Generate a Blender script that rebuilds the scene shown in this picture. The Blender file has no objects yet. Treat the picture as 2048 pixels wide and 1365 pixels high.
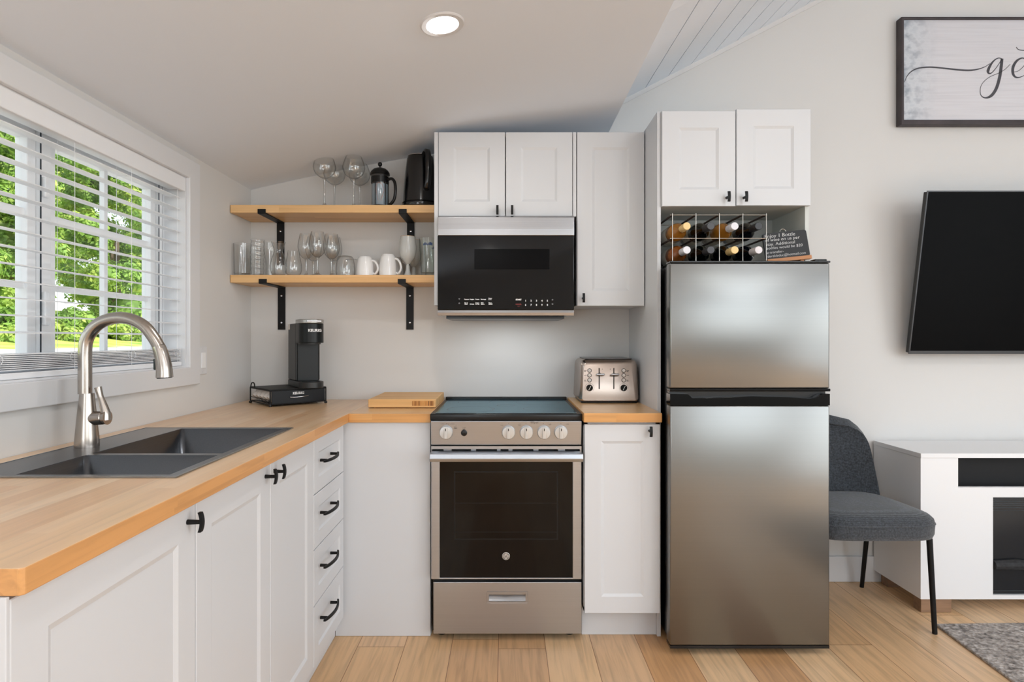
import bpy, bmesh, math, random
from mathutils import Vector, Matrix, noise
R = math.radians
PI = math.pi
S = bpy.context.scene
COL = S.collection
# ------------------------------------------------------------------ camera
cam_d = bpy.data.cameras.new('camera'); cam = bpy.data.objects.new('camera', cam_d); COL.objects.link(cam)
cam.location = (0, 0, 1.22); cam.rotation_euler = (R(90), 0, 0)
cam_d.sensor_width = 36; cam_d.lens = 36*1200/2048
cam_d.shift_x = 12/2048; cam_d.shift_y = -4.5/2048
cam_d.clip_start = 0.02; cam_d.clip_end = 300
S.camera = cam
# ------------------------------------------------------------------ view
S.view_settings.view_transform = 'Standard'; S.view_settings.look = 'None'
S.view_settings.gamma = 1; S.view_settings.use_curve_mapping = False
S.view_settings.exposure = -0.12
S.cycles.max_bounces = 14; S.cycles.diffuse_bounces = 5; S.cycles.glossy_bounces = 6
S.cycles.transmission_bounces = 14; S.cycles.transparent_max_bounces = 16
S.cycles.caustics_reflective = False; S.cycles.caustics_refractive = False
# ------------------------------------------------------------------ sky and sun
W = bpy.data.worlds.new('world'); S.world = W; W.use_nodes = True
wn = W.node_tree.nodes; wn.clear()
wo = wn.new('ShaderNodeOutputWorld'); wb = wn.new('ShaderNodeBackground'); ws = wn.new('ShaderNodeTexSky')
ws.sky_type = 'NISHITA'; ws.sun_disc = False; ws.sun_elevation = R(50); ws.sun_rotation = R(80)
wb.inputs[1].default_value = 0.42
hs = wn.new('ShaderNodeHueSaturation'); hs.inputs['Saturation'].default_value = .35
W.node_tree.links.new(ws.outputs[0], hs.inputs['Color']); W.node_tree.links.new(hs.outputs[0], wb.inputs[0]); W.node_tree.links.new(wb.outputs[0], wo.inputs[0])
def light(name, kind, loc, direction, energy, color=(1,1,1), size=None, size_y=None, spread=None):
    d = bpy.data.lights.new(name, kind); o = bpy.data.objects.new(name, d); COL.objects.link(o)
    o.location = loc; o.rotation_euler = Vector(direction).to_track_quat('-Z', 'Y').to_euler()
    d.energy = energy; d.color = color
    if kind == 'AREA':
        if size_y: d.shape = 'RECTANGLE'; d.size = size; d.size_y = size_y
        else: d.shape = 'DISK'; d.size = size
        if spread: d.spread = R(spread)
    return o
sun = light('sun', 'SUN', (6, -4, 12), (-0.62, 0.35, -0.72), 8.0, (1, .95, .86)); sun.data.angle = R(1.5)
COOL_FILL = (0.85, 0.935, 1.0)
# unseen area lights added as soft cool fill for the room and ceiling
light('rear_fill', 'AREA', (2.7, -3.1, 1.70), (-.3, 1, 0.45), 36, COOL_FILL, 3.0, 1.3)
light('high_fill', 'AREA', (2.6, -3.1, 2.75), (-.3, 1, -0.25), 30, COOL_FILL, 2.0, .7)
light('side_fill', 'AREA', (4.45, -0.6, 1.35), (-1, 0.2, 0.55), 52, COOL_FILL, 2.4, 2.4)
light('left_fill', 'AREA', (-1.2, -1.6, 1.25), (.7, 0.6, 1.1), 42, COOL_FILL, 1.4, 1.2)
light('microwave_lamp', 'AREA', (0, 2.80, 1.300), (0, 0.1, -1), 0.7, (.9,.96,1), .30, .10)
WARM = (1.0, 0.975, 0.95)
for i, (lx, ly, lz) in enumerate([(-0.20, 1.823, 2.17), (-0.2, 0.25, 2.17), (-0.2, -1.5, 2.17)]):
    light('ceiling_lamp', 'AREA', (lx, ly, lz), (0, 0, -1), 4.0, WARM, 0.085)
for i, (lx, ly, lz) in enumerate([(1.7, 0.6, 2.70), (3.2, 0.6, 2.75), (1.7, -1.6, 2.70), (3.2, -1.6, 2.75)]):
    light('vault_lamp', 'AREA', (lx, ly, lz), (0, 0, -1), 8.0, WARM, 0.10)

# ------------------------------------------------------------------ materials
def newmat(name):
    m = bpy.data.materials.new(name); m.use_nodes = True
    nt = m.node_tree; b = nt.nodes['Principled BSDF']
    return m, nt, b
def lin(c):
    return tuple(((v/255)/12.92 if v/255 <= .04045 else ((v/255+.055)/1.055)**2.4) for v in c) + (1,)
def N(nt, t, **kw):
    n = nt.nodes.new(t)
    for k, v in kw.items(): setattr(n, k, v)
    return n
def mapping(nt, scale, coord='Object', loc=(0,0,0)):
    tc = N(nt, 'ShaderNodeTexCoord'); mp = N(nt, 'ShaderNodeMapping')
    mp.inputs['Scale'].default_value = scale; mp.inputs['Location'].default_value = loc
    nt.links.new(tc.outputs[coord], mp.inputs[0]); return mp
def ramp(nt, src, stops):
    r = N(nt, 'ShaderNodeValToRGB'); e = r.color_ramp.elements
    while len(e) < len(stops): e.new(.5)
    for k, (p, c) in enumerate(stops): e[k].position = p; e[k].color = c
    nt.links.new(src, r.inputs[0]); return r
def plain(name, c, rough=.5, metal=0, bump=0, bscale=200, var=0.0, spec=.5, coat=0):
    m, nt, b = newmat(name)
    b.inputs['Base Color'].default_value = lin(c); b.inputs['Roughness'].default_value = rough
    b.inputs['Metallic'].default_value = metal; b.inputs['Specular IOR Level'].default_value = spec
    b.inputs['Coat Weight'].default_value = coat; b.inputs['Coat Roughness'].default_value = .05
    mp = mapping(nt, (1,1,1)); nz = N(nt, 'ShaderNodeTexNoise'); nz.inputs['Scale'].default_value = bscale
    nt.links.new(mp.outputs[0], nz.inputs['Vector'])
    if var:
        k = lin(c); r = ramp(nt, nz.outputs['Fac'], [(.3, tuple(v*(1-var) for v in k[:3])+(1,)), (.7, tuple(min(1, v*(1+var)) for v in k[:3])+(1,))])
        nt.links.new(r.outputs[0], b.inputs['Base Color'])
    if bump:
        bp = N(nt, 'ShaderNodeBump'); bp.inputs['Strength'].default_value = bump; bp.inputs['Distance'].default_value = .001
        nt.links.new(nz.outputs['Fac'], bp.inputs['Height']); nt.links.new(bp.outputs[0], b.inputs['Normal'])
    return m
def steel(name, c, rough, axis, metal=1.0, strength=.06):
    m, nt, b = newmat(name)
    sc = {'x': (1.5, 60, 420), 'z': (420, 60, 1.5), 'y': (420, 1.5, 420)}[axis]
    mp = mapping(nt, sc); nz = N(nt, 'ShaderNodeTexNoise'); nz.inputs['Scale'].default_value = 1; nz.inputs['Detail'].default_value = 3
    nt.links.new(mp.outputs[0], nz.inputs['Vector'])
    k = lin(c)[:3]
    r = ramp(nt, nz.outputs['Fac'], [(.3, tuple(v*(1-strength) for v in k)+(1,)), (.7, tuple(v*(1+strength) for v in k)+(1,))])
    nt.links.new(r.outputs[0], b.inputs['Base Color'])
    b.inputs['Roughness'].default_value = rough
    b.inputs['Metallic'].default_value = metal
    b.inputs['Anisotropic'].default_value = .5
    return m
def wood(name, along, strip, length, cols, rough=.35, groove=0.0, grain=.35, coat=0.0, offset=0.0, gcol=(90,55,25), gw=.003, across2=None):
    """boards running along axis 'x' or 'y'; board index across, random tone each, stretched grain"""
    m, nt, b = newmat(name)
    tc = N(nt, 'ShaderNodeTexCoord'); sp = N(nt, 'ShaderNodeSeparateXYZ'); nt.links.new(tc.outputs['Object'], sp.inputs[0])
    A = sp.outputs['X' if along == 'x' else 'Y']
    C = sp.outputs['Y' if along == 'x' else 'X']
    def math_(op, a, bb=None, cc=None):
        n = N(nt, 'ShaderNodeMath', operation=op)
        for i, v in enumerate((a, bb, cc)):
            if v is None: continue
            if isinstance(v, (int, float)): n.inputs[i].default_value = v
            else: nt.links.new(v, n.inputs[i])
        return n.outputs[0]
    if across2: C = math_('ADD', C, math_('MULTIPLY', sp.outputs['Z'], across2))
    u = math_('DIVIDE', math_('SUBTRACT', C, offset), strip); iu = math_('FLOOR', u)
    wn1 = N(nt, 'ShaderNodeTexWhiteNoise', noise_dimensions='1D'); nt.links.new(iu, wn1.inputs['W'])
    v = math_('ADD', math_('DIVIDE', A, length), math_('MULTIPLY', wn1.outputs['Value'], 7.3)); iv = math_('FLOOR', v)
    cmb = N(nt, 'ShaderNodeCombineXYZ'); nt.links.new(iu, cmb.inputs[0]); nt.links.new(iv, cmb.inputs[1])
    wn2 = N(nt, 'ShaderNodeTexWhiteNoise', noise_dimensions='3D'); nt.links.new(cmb.outputs[0], wn2.inputs['Vector'])
    n = len(cols)
    r = ramp(nt, wn2.outputs['Value'], [(i/(n-1), lin(c)) for i, c in enumerate(cols)])
    # grain
    mp = N(nt, 'ShaderNodeMapping'); nt.links.new(tc.outputs['Object'], mp.inputs[0])
    mp.inputs['Scale'].default_value = (3, 55, 55) if along == 'x' else (55, 3, 55)
    ad = N(nt, 'ShaderNodeVectorMath', operation='ADD'); nt.links.new(mp.outputs[0], ad.inputs[0])
    ms = N(nt, 'ShaderNodeVectorMath', operation='SCALE'); nt.links.new(wn2.outputs['Color'], ms.inputs[0]); ms.inputs['Scale'].default_value = 30
    nt.links.new(ms.outputs[0], ad.inputs[1])
    nz = N(nt, 'ShaderNodeTexNoise'); nz.inputs['Scale'].default_value = 1; nz.inputs['Detail'].default_value = 6; nz.inputs['Distortion'].default_value = .6
    nt.links.new(ad.outputs[0], nz.inputs['Vector'])
    g = ramp(nt, nz.outputs['Fac'], [(.25, (1-grain,)*3+(1,)), (.55, (1,1,1,1)), (.8, (1+grain*.3,)*3+(1,))])
    mx = N(nt, 'ShaderNodeMix', data_type='RGBA', blend_type='MULTIPLY'); mx.inputs[0].default_value = 1
    nt.links.new(r.outputs[0], mx.inputs[6]); nt.links.new(g.outputs[0], mx.inputs[7])
    out = mx.outputs[2]
    if groove:
        fu = math_('FRACT', u); e = math_('MINIMUM', fu, math_('SUBTRACT', 1, fu)); e1 = math_('LESS_THAN', e, gw/strip/2)
        fv = math_('FRACT', v); e = math_('MINIMUM', fv, math_('SUBTRACT', 1, fv)); e2 = math_('LESS_THAN', e, gw/length/2)
        em = math_('MULTIPLY', math_('MAXIMUM', e1, e2), groove)
        m2 = N(nt, 'ShaderNodeMix', data_type='RGBA'); nt.links.new(em, m2.inputs[0]); nt.links.new(out, m2.inputs[6]); m2.inputs[7].default_value = lin(gcol)
        out = m2.outputs[2]
    nt.links.new(out, b.inputs['Base Color']); b.inputs['Roughness'].default_value = rough
    b.inputs['Coat Weight'].default_value = coat; b.inputs['Coat Roughness'].default_value = .28
    return m
def glass(name, c=(1,1,1,1), rough=0.0, ior=1.45):
    m, nt, b = newmat(name); b.inputs['Base Color'].default_value = c
    b.inputs['Transmission Weight'].default_value = 1; b.inputs['Roughness'].default_value = rough; b.inputs['IOR'].default_value = ior
    return m
def pane_mat(name, tint=(.97,.985,.98,1), power=5, amount=.7, base=.03, edge=1.0, grough=0.0):
    m, nt, b = newmat(name); nt.nodes.remove(b)
    o = nt.nodes['Material Output']; t = N(nt, 'ShaderNodeBsdfTransparent'); g = N(nt, 'ShaderNodeBsdfGlossy'); f = N(nt, 'ShaderNodeLayerWeight'); mx = N(nt, 'ShaderNodeMixShader')
    t.inputs[0].default_value = tint; g.inputs['Roughness'].default_value = grough; f.inputs['Blend'].default_value = .5
    pw = N(nt, 'ShaderNodeMath', operation='POWER'); pw.inputs[1].default_value = power; nt.links.new(f.outputs['Facing'], pw.inputs[0])
    ml = N(nt, 'ShaderNodeMath', operation='MULTIPLY_ADD'); ml.inputs[1].default_value = amount; ml.inputs[2].default_value = base; nt.links.new(pw.outputs[0], ml.inputs[0])
    nt.links.new(ml.outputs[0], mx.inputs[0])
    if edge < 1:
        rr = ramp(nt, f.outputs['Facing'], [(.55, tint), (1.0, tuple(v*edge for v in tint[:3])+(1,))]); nt.links.new(rr.outputs[0], t.inputs[0])
    nt.links.new(t.outputs[0], mx.inputs[1]); nt.links.new(g.outputs[0], mx.inputs[2]); nt.links.new(mx.outputs[0], o.inputs[0])
    return m
def emit(name, c, s):
    m, nt, b = newmat(name); b.inputs['Emission Color'].default_value = c; b.inputs['Emission Strength'].default_value = s
    return m

WALL = plain('wall_paint', (218,217,215), .75, bump=.12, bscale=180)
CEIL = plain('ceiling_paint', (234,241,250), .8, bump=.1, bscale=150)
TRIM = plain('trim_paint', (222,223,225), .4)
CAB = plain('cabinet_white', (211,213,216), .38, bump=.02, bscale=40)
CABIN = plain('cabinet_inside', (205,208,204), .5)
GABLE = plain('gable_white', (210,212,215), .4)
BLACK = plain('matte_black_metal', (11,11,12), .5, spec=.3)
BLKPL = plain('black_plastic', (10,10,11), .3, spec=.4)
BLKGL = plain('black_gloss', (5,5,6), .07, spec=.3)
CHROME = plain('chrome', (215,215,218), .12, 1)
STEELX = steel('brushed_steel_horizontal', (176,177,180), .27, 'x')
STEELF = steel('fridge_steel', (132,132,130), .28, 'x', strength=.015)
STEELR = steel('range_steel', (184,188,194), .30, 'x', strength=.03)
SINKM = steel('sink_gunmetal', (112,116,122), .28, 'y', strength=.05)
NICKEL = steel('brushed_nickel', (178,170,162), .24, 'z', strength=.03)
FLOOR = wood('maple_floor', 'y', .186, 1.35, [(213,170,124), (230,193,150), (218,177,132), (235,204,168), (203,155,108), (226,187,144)], .38, groove=.8, grain=.30, offset=-.030, gcol=(120,76,40), gw=.0028)
TOPY = wood('butcher_block_lengthwise', 'y', .040, .55, [(222,177,130), (234,197,155), (227,186,140), (237,204,165)], .36, grain=.16, coat=.6, across2=1.0)
TOPX = wood('butcher_block_crosswise', 'x', .040, .55, [(221,173,116), (232,190,138), (225,180,126), (235,197,149)], .36, grain=.16, coat=.5, across2=1.0)
TOPE = wood('butcher_block_edge', 'y', .037, .42, [(203,144,86), (214,159,101), (207,150,92)], .4, grain=.2, across2=1.0)
TOPEX = wood('butcher_block_edge_crosswise', 'x', .037, .42, [(210,152,88), (220,165,102), (214,156,92)], .4, grain=.2, across2=1.0)
SHELFW = wood('shelf_bamboo', 'x', .03, .9, [(222,174,116), (232,190,136), (226,181,124)], .42, grain=.14, across2=1.0)
BOARDW = wood('cutting_board_bamboo', 'x', .025, .8, [(220,170,108), (230,184,124), (216,164,100)], .5, grain=.16, across2=1.0)
DARKWALNUT = wood('end_grain', 'y', .003, .9, [(120,66,22), (206,140,66), (160,96,40)], .5, grain=.1)
WOODF = wood('stand_foot_wood', 'x', .05, .5, [(150,118,92), (134,104,80)], .5, grain=.3)
GLASS = pane_mat('clear_glass', (.985,.988,.986,1), 3.5, .42, .075, .72, .04)
PANE = pane_mat('window_pane')
# ------------------------------------------------------------------ mesh helpers
class MB:
    def __init__(s): s.bm = bmesh.new()
    def box(s, x0, x1, y0, y1, z0, z1, r=0, seg=2, rot=None):
        vs = [s.bm.verts.new((x, y, z)) for x in (x0, x1) for y in (y0, y1) for z in (z0, z1)]
        fs = [s.bm.faces.new([vs[i] for i in f]) for f in ((0,1,3,2), (4,6,7,5), (0,4,5,1), (2,3,7,6), (0,2,6,4), (1,5,7,3))]
        if rot is not None:
            c, M = rot
            for v in vs: v.co = M @ (v.co - Vector(c)) + Vector(c)
        if r > 0:
            es = list({e for f in fs for e in f.edges})
            bmesh.ops.bevel(s.bm, geom=es, offset=r, segments=seg, profile=.5, affect='EDGES', clamp_overlap=True)
        return s
    def prism(s, pts, axis, a0, a1):
        """polygon (u,v) extruded along axis"""
        f = {'x': lambda u, v, a: (a, u, v), 'y': lambda u, v, a: (u, a, v), 'z': lambda u, v, a: (u, v, a)}[axis]
        A = [s.bm.verts.new(f(u, v, a0)) for u, v in pts]; B = [s.bm.verts.new(f(u, v, a1)) for u, v in pts]
        n = len(pts); s.bm.faces.new(A); s.bm.faces.new(B[::-1])
        for i in range(n): s.bm.faces.new((A[i], A[(i+1) % n], B[(i+1) % n], B[i]))
        return s
    def rings(s, rings, cap=(True, True), closed=True):
        V = [[s.bm.verts.new(p) for p in r] for r in rings]; n = len(V[0])
        for a, b in zip(V, V[1:]):
            for i in range(n if closed else n-1): s.bm.faces.new((a[i], a[(i+1) % n], b[(i+1) % n], b[i]))
        if cap[0] and closed: s.bm.faces.new(V[0][::-1])
        if cap[1] and closed: s.bm.faces.new(V[-1])
        return s
    def lathe(s, prof, c=(0,0,0), n=32, axis='z', cap=(True, True)):
        out = []
        for r, h in prof:
            r = max(r, 1e-5); ring = []
            for i in range(n):
                a = 2*PI*i/n; p = (r*math.cos(a), r*math.sin(a))
                q = {'z': (p[0], p[1], h), 'y': (p[0], h, p[1]), 'x': (h, p[0], p[1])}[axis]
                ring.append((c[0]+q[0], c[1]+q[1], c[2]+q[2]))
            out.append(ring)
        return s.rings(out, cap)
    def cyl(s, p0, p1, r0, r1=None, n=20):
        return s.tube([p0, p1], [r0, r0 if r1 is None else r1], n)
    def tube(s, pts, rad, n=14, cap=True):
        P = [Vector(p) for p in pts]
        if not isinstance(rad, (list, tuple)): rad = [rad]*len(P)
        T = [(P[min(i+1, len(P)-1)] - P[max(i-1, 0)]).normalized() for i in range(len(P))]
        up = Vector((0,0,1)) if abs(T[0].z) < .9 else Vector((1,0,0))
        x = T[0].cross(up).normalized(); out = []
        for p, t, r in zip(P, T, rad):
            x = (x - t*x.dot(t)).normalized(); y = t.cross(x)
            out.append([p + (x*math.cos(2*PI*i/n) + y*math.sin(2*PI*i/n))*r for i in range(n)])
        return s.rings(out, (cap, cap))
    def grid(s, P):
        V = [[s.bm.verts.new(p) for p in r] for r in P]
        for a, b in zip(V, V[1:]):
            for i in range(len(a)-1): s.bm.faces.new((a[i], a[i+1], b[i+1], b[i]))
        return s
    def cells(s, us, vs, fill, axis, a0, a1):
        f = {'x': lambda u, v, a: (a, u, v), 'y': lambda u, v, a: (u, a, v), 'z': lambda u, v, a: (u, v, a)}[axis]
        V = {}
        def g(i, j, k):
            if (i, j, k) not in V: V[i, j, k] = s.bm.verts.new(f(us[i], vs[j], (a0, a1)[k]))
            return V[i, j, k]
        nu, nv = len(us)-1, len(vs)-1
        on = lambda i, j: 0 <= i < nu and 0 <= j < nv and fill(i, j)
        for i in range(nu):
            for j in range(nv):
                if not on(i, j): continue
                for k in (0, 1): s.bm.faces.new((g(i,j,k), g(i+1,j,k), g(i+1,j+1,k), g(i,j+1,k)))
                for (di, dj, p, q) in ((-1,0,(i,j),(i,j+1)), (1,0,(i+1,j),(i+1,j+1)), (0,-1,(i,j),(i+1,j)), (0,1,(i,j+1),(i+1,j+1))):
                    if not on(i+di, j+dj): s.bm.faces.new((g(*p,0), g(*q,0), g(*q,1), g(*p,1)))
        return s
    def build(s, name, mat, parent=None, world=False, smooth=None, bevel=0, bseg=2, solid=0, sub=0, loc=None):
        bm = s.bm
        bmesh.ops.recalc_face_normals(bm, faces=bm.faces)
        if world and parent is not None:
            root = parent
            while root.parent: root = root.parent
            M = (Matrix.Translation(root.location) @ root.rotation_euler.to_matrix().to_4x4()).inverted()
            bm.transform(M)
        if loc is not None: bm.transform(Matrix.Translation(-Vector(loc)))
        me = bpy.data.meshes.new(name); bm.to_mesh(me); bm.free()
        o = bpy.data.objects.new(name, me); COL.objects.link(o); me.materials.append(mat)
        if loc is not None: o.location = loc
        if parent is not None: o.parent = parent
        if solid:
            md = o.modifiers.new('solid', 'SOLIDIFY'); md.thickness = solid; md.offset = 0
        if bevel:
            md = o.modifiers.new('bevel', 'BEVEL'); md.width = bevel; md.segments = bseg; md.limit_method = 'ANGLE'; md.angle_limit = R(35)
        if sub:
            md = o.modifiers.new('sub', 'SUBSURF'); md.levels = sub; md.render_levels = sub
        if smooth:
            me.polygons.foreach_set('use_smooth', [True]*len(me.polygons))
            try: me.set_sharp_from_angle(angle=R(smooth))
            except Exception: pass
        return o
def tag(o, label=None, cat=None, group=None, kind=None):
    for k, v in (('label', label), ('category', cat), ('group', group), ('kind', kind)):
        if v: o[k] = v
    return o
def thing(name, label, cat, loc=(0,0,0), rot=0, group=None):
    o = bpy.data.objects.new(name, None); COL.objects.link(o); o.location = loc; o.rotation_euler = (0,0,rot)
    o.empty_display_size = .05
    return tag(o, label, cat, group)
def copy_thing(src, loc, rot=None, label=None, group=None):
    r = src.copy(); COL.objects.link(r); r.location = loc
    if rot is not None: r.rotation_euler = (0,0,rot)
    def kids(a, b):
        for ch in [c for c in bpy.data.objects if c.parent is a]:
            c = ch.copy(); COL.objects.link(c); c.parent = b; c.matrix_parent_inverse = ch.matrix_parent_inverse.copy(); kids(ch, c)
    kids(src, r)
    if label: r['label'] = label
    if group: r['group'] = group
    return r
def struct(mb, name, mat, parent=None, **kw):
    return tag(mb.build(name, mat, parent, **kw), kind='structure')
def spline(pts, n=8):
    out = []; P = [Vector(p) for p in pts]
    for i in range(len(P)-1):
        a, b, c, d = P[max(i-1,0)], P[i], P[i+1], P[min(i+2, len(P)-1)]
        for k in range(n):
            t = k/n; out.append(.5*((2*b)+(c-a)*t+(2*a-5*b+4*c-d)*t*t+(3*b-a-3*c+d)*t**3))
    out.append(P[-1]); return out
def text(s, size, M, mat, parent, name='lettering', bold=0.0, shear=0.0, align='LEFT', depth=.0003, scale_x=1.0, world=False, spacing=1.0):
    cu = bpy.data.curves.new('t', 'FONT'); cu.body = s; cu.size = size; cu.offset = bold; cu.shear = shear; cu.align_x = align
    cu.extrude = depth; cu.space_line = spacing; cu.resolution_u = 3
    o = bpy.data.objects.new('t', cu); COL.objects.link(o)
    bpy.context.view_layer.update()
    me = bpy.data.meshes.new_from_object(o); bpy.data.objects.remove(o)
    me.transform(Matrix.Diagonal((scale_x, 1, 1, 1))); me.transform(M)
    if world:
        root = parent
        while root.parent: root = root.parent
        me.transform((Matrix.Translation(root.location) @ root.rotation_euler.to_matrix().to_4x4()).inverted())
    me.name = name; me.materials.clear(); me.materials.append(mat)
    q = bpy.data.objects.new(name, me); COL.objects.link(q); q.parent = parent
    return q
def join_text(items, mat, parent, name, world=True):
    """items: (string, size, matrix, kwargs) joined as one printed marking"""
    obs = [text(s, sz, M, mat, parent, name, world=world, **kw) for s, sz, M, kw in items]
    bm = bmesh.new()
    for o in obs: bm.from_mesh(o.data)
    me = obs[0].data; bm.to_mesh(me); bm.free()
    for o in obs[1:]: bpy.data.objects.remove(o)
    return obs[0]
def FR(x, y, z): return Matrix.Translation((x, y, z)) @ Matrix.Rotation(PI/2, 4, 'X')      # lettering facing the camera (-Y)
def stroke(mb, pts, wid, y, th=.0006):
    P = spline([(p[0], 0, p[1]) for p in pts], 8); n = len(P); out = []
    for i, p in enumerate(P):
        f = i/(n-1)*(len(wid)-1); k = min(int(f), len(wid)-2); w = wid[k]*(1-(f-k)) + wid[k+1]*(f-k)
        t = (P[min(i+1,n-1)]-P[max(i-1,0)]).normalized(); nr = Vector((-t.z, 0, t.x))*w/2
        out.append([(p.x+nr.x, y, p.z+nr.z), (p.x-nr.x, y, p.z-nr.z), (p.x-nr.x, y-th, p.z-nr.z), (p.x+nr.x, y-th, p.z+nr.z)])
    mb.rings(out)
def shaker(mb, f, w, h, t=.018, fr=.062, ins=.011, dep=.005):
    """framed door with a recessed panel; f(u, v, d) maps to world, d = distance out of the face"""
    O = [(0,0), (w,0), (w,h), (0,h)]
    I = [(fr,fr), (w-fr,fr), (w-fr,h-fr), (fr,h-fr)]; J = [(fr+ins,fr+ins), (w-fr-ins,fr+ins), (w-fr-ins,h-fr-ins), (fr+ins,h-fr-ins)]
    e = .0015
    E = [(e,e), (w-e,e), (w-e,h-e), (e,h-e)]
    mb.rings([[f(u,v,-t) for u,v in O], [f(u,v,-e) for u,v in O], [f(u,v,0) for u,v in E], [f(u,v,0) for u,v in I], [f(u,v,-dep) for u,v in J]])
def tknob(f, u, v, parent, name='handle'):
    """black T shaped knob: round post and a slim vertical bar, slightly bowed"""
    mb = MB(); mb.cyl(f(u,v,0), f(u,v,.026), .0055, .0045, 12)
    out = []
    for k in range(9):
        s = k/8*2-1; z = v+s*.0205; d = .0235+.004*(1-s*s); w = .0052
        out.append([f(u-w,z,d), f(u+w,z,d), f(u+w,z,d+.006), f(u-w,z,d+.006)])
    mb.rings(out); return mb.build(name, BLACK, parent, world=True, smooth=40)
def bow(f, u, v, parent, L=.165, name='handle'):
    mb = MB()
    for s in (-1, 1): mb.cyl(f(u+s*L*.36,v,0), f(u+s*L*.36,v,.024), .0055, .005, 10)
    out = []
    for k in range(13):
        s = k/12*2-1; d = .018+.016*(1-s*s); w = .0045 if abs(s) < .95 else .0035
        out.append([f(u+s*L/2,v-w,d), f(u+s*L/2,v+w,d), f(u+s*L/2,v+w,d+.007), f(u+s*L/2,v-w,d+.007)])
    mb.rings(out); return mb.build(name, BLACK, parent, world=True, smooth=40)
def front(Y): return lambda u, v, d: (u, Y-d, v)       # faces the camera
def side(X): return lambda u, v, d: (X+d, u, v)        # faces +X
def sh(f, u0, v0): return lambda u, v, d: f(u0+u, v0+v, d)

XL, YB = -1.2835, 3.02                                  # left wall, back wall
XR, YR = 4.6, -3.2
# ------------------------------------------------------------------ the room
struct(MB().box(XL-.14, XR+.14, YR-.14, YB+.14, -.12, 0), 'floor', FLOOR)
struct(MB().box(XL-.14, XR+.14, YB, YB+.14, 0, 4.1), 'wall_back', WALL)
WY0, WY1, WZ0, WZ1 = .95, 2.403, 1.106, 1.866
struct(MB().cells([YR-.14, WY0, WY1, YB], [0, WZ0, WZ1, 2.6], lambda i, j: not (i == 1 and j == 1), 'x', XL-.14, XL), 'wall_left', WALL)
struct(MB().cells([YR, -1.9, .7, YB], [0, .3, 2.7, 4.1], lambda i, j: not (i == 1 and j == 1), 'x', XR, XR+.14), 'wall_right', WALL)
struct(MB().cells([XL-.14, 1.2, 4.2, XR+.14], [0, .15, 2.35, 4.1], lambda i, j: not (i == 1 and j == 1), 'y', YR-.14, YR), 'wall_rear', WALL)
# kitchen ceiling: plaster rising from the left wall, easing to a lower pitch, ending in a dropped edge
def zc(x):
    a = 1.977+.249*(x-XL); b = 2.174+.0862*(x+.496); k = 16.0
    return -math.log(math.exp(-k*a)+math.exp(-k*b))/k + .0 if abs(a-b) < .3 else min(a, b)
XE = .515
xs = [XL-.02 + (XE-XL+.02)*i/36 for i in range(37)]
prof = [(x, zc(x)) for x in xs]
mb = MB(); poly = prof + [(XE, 2.75), (XL-.02, 2.75)]
mb.prism(poly, 'y', YR, YB+.01)
struct(mb, 'ceiling', CEIL, smooth=30)
# vaulted board ceiling over the living side, boards running into the picture with narrow gaps
def zp(x, y): return 2.382 + .516*(x-XE) + .10*(max(y, 1.95)-YB)
RX = 2.75
mb = MB(); ys = [YR, 1.95, YB+.01]
def ribbon(xa, xb, dz, mbb):
    # boards drift slightly to the right with depth
    for y0, y1 in zip(ys, ys[1:]):
        k0, k1 = (.0525*(max(y, 1.95)-YB) for y in (y0, y1))
        def z_(x, y, t): return (zp(x, y) if x <= RX else zp(2*RX-x, y)) + t
        if xa < XE+.01: q = [(xa, y0), (xb+k0, y0), (xb+k1, y1), (xa, y1)]
        else: q = [(xa+k0, y0), (xb+k0, y0), (xb+k1, y1), (xa+k1, y1)]
        lo = [mbb.bm.verts.new((x, y, z_(x, y, dz))) for x, y in q]; hi = [mbb.bm.verts.new((x, y, z_(x, y, .05))) for x, y in q]
        mbb.bm.faces.new(lo); mbb.bm.faces.new(hi[::-1])
        for i in range(4): mbb.bm.faces.new((lo[i], lo[(i+1)%4], hi[(i+1)%4], hi[i]))
x = XE-.02; edges = [.6965 + .1142*k for k in range(0, 40)]
prev = XE
for e in edges:
    if e > XR+.3: break
    for a, b in ([(prev, e)] if not (prev < RX < e) else [(prev, RX), (RX, e)]):
        ribbon(a+.0022, b-.0022, 0, mb)
    ribbon(e-.003, e+.003, .006, mb)
    prev = e
struct(mb, 'ceiling_boards', CEIL)
# trim where the boards meet the back wall, baseboard on the right part of the back wall
mb = MB()
out = []
for xx in (XE+.005, 2.62):
    z = zp(xx, YB)
    out.append([(xx, YB-.026, z+.004), (xx, YB, z+.004), (xx, YB, z-.020), (xx, YB-.008, z-.020), (xx, YB-.022, z-.004)])
mb.rings(out); struct(mb, 'trim_1', TRIM)
struct(MB().box(1.26, XR, YB-.014, YB, 0, .128, r=.003), 'baseboard_back', TRIM)

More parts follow.
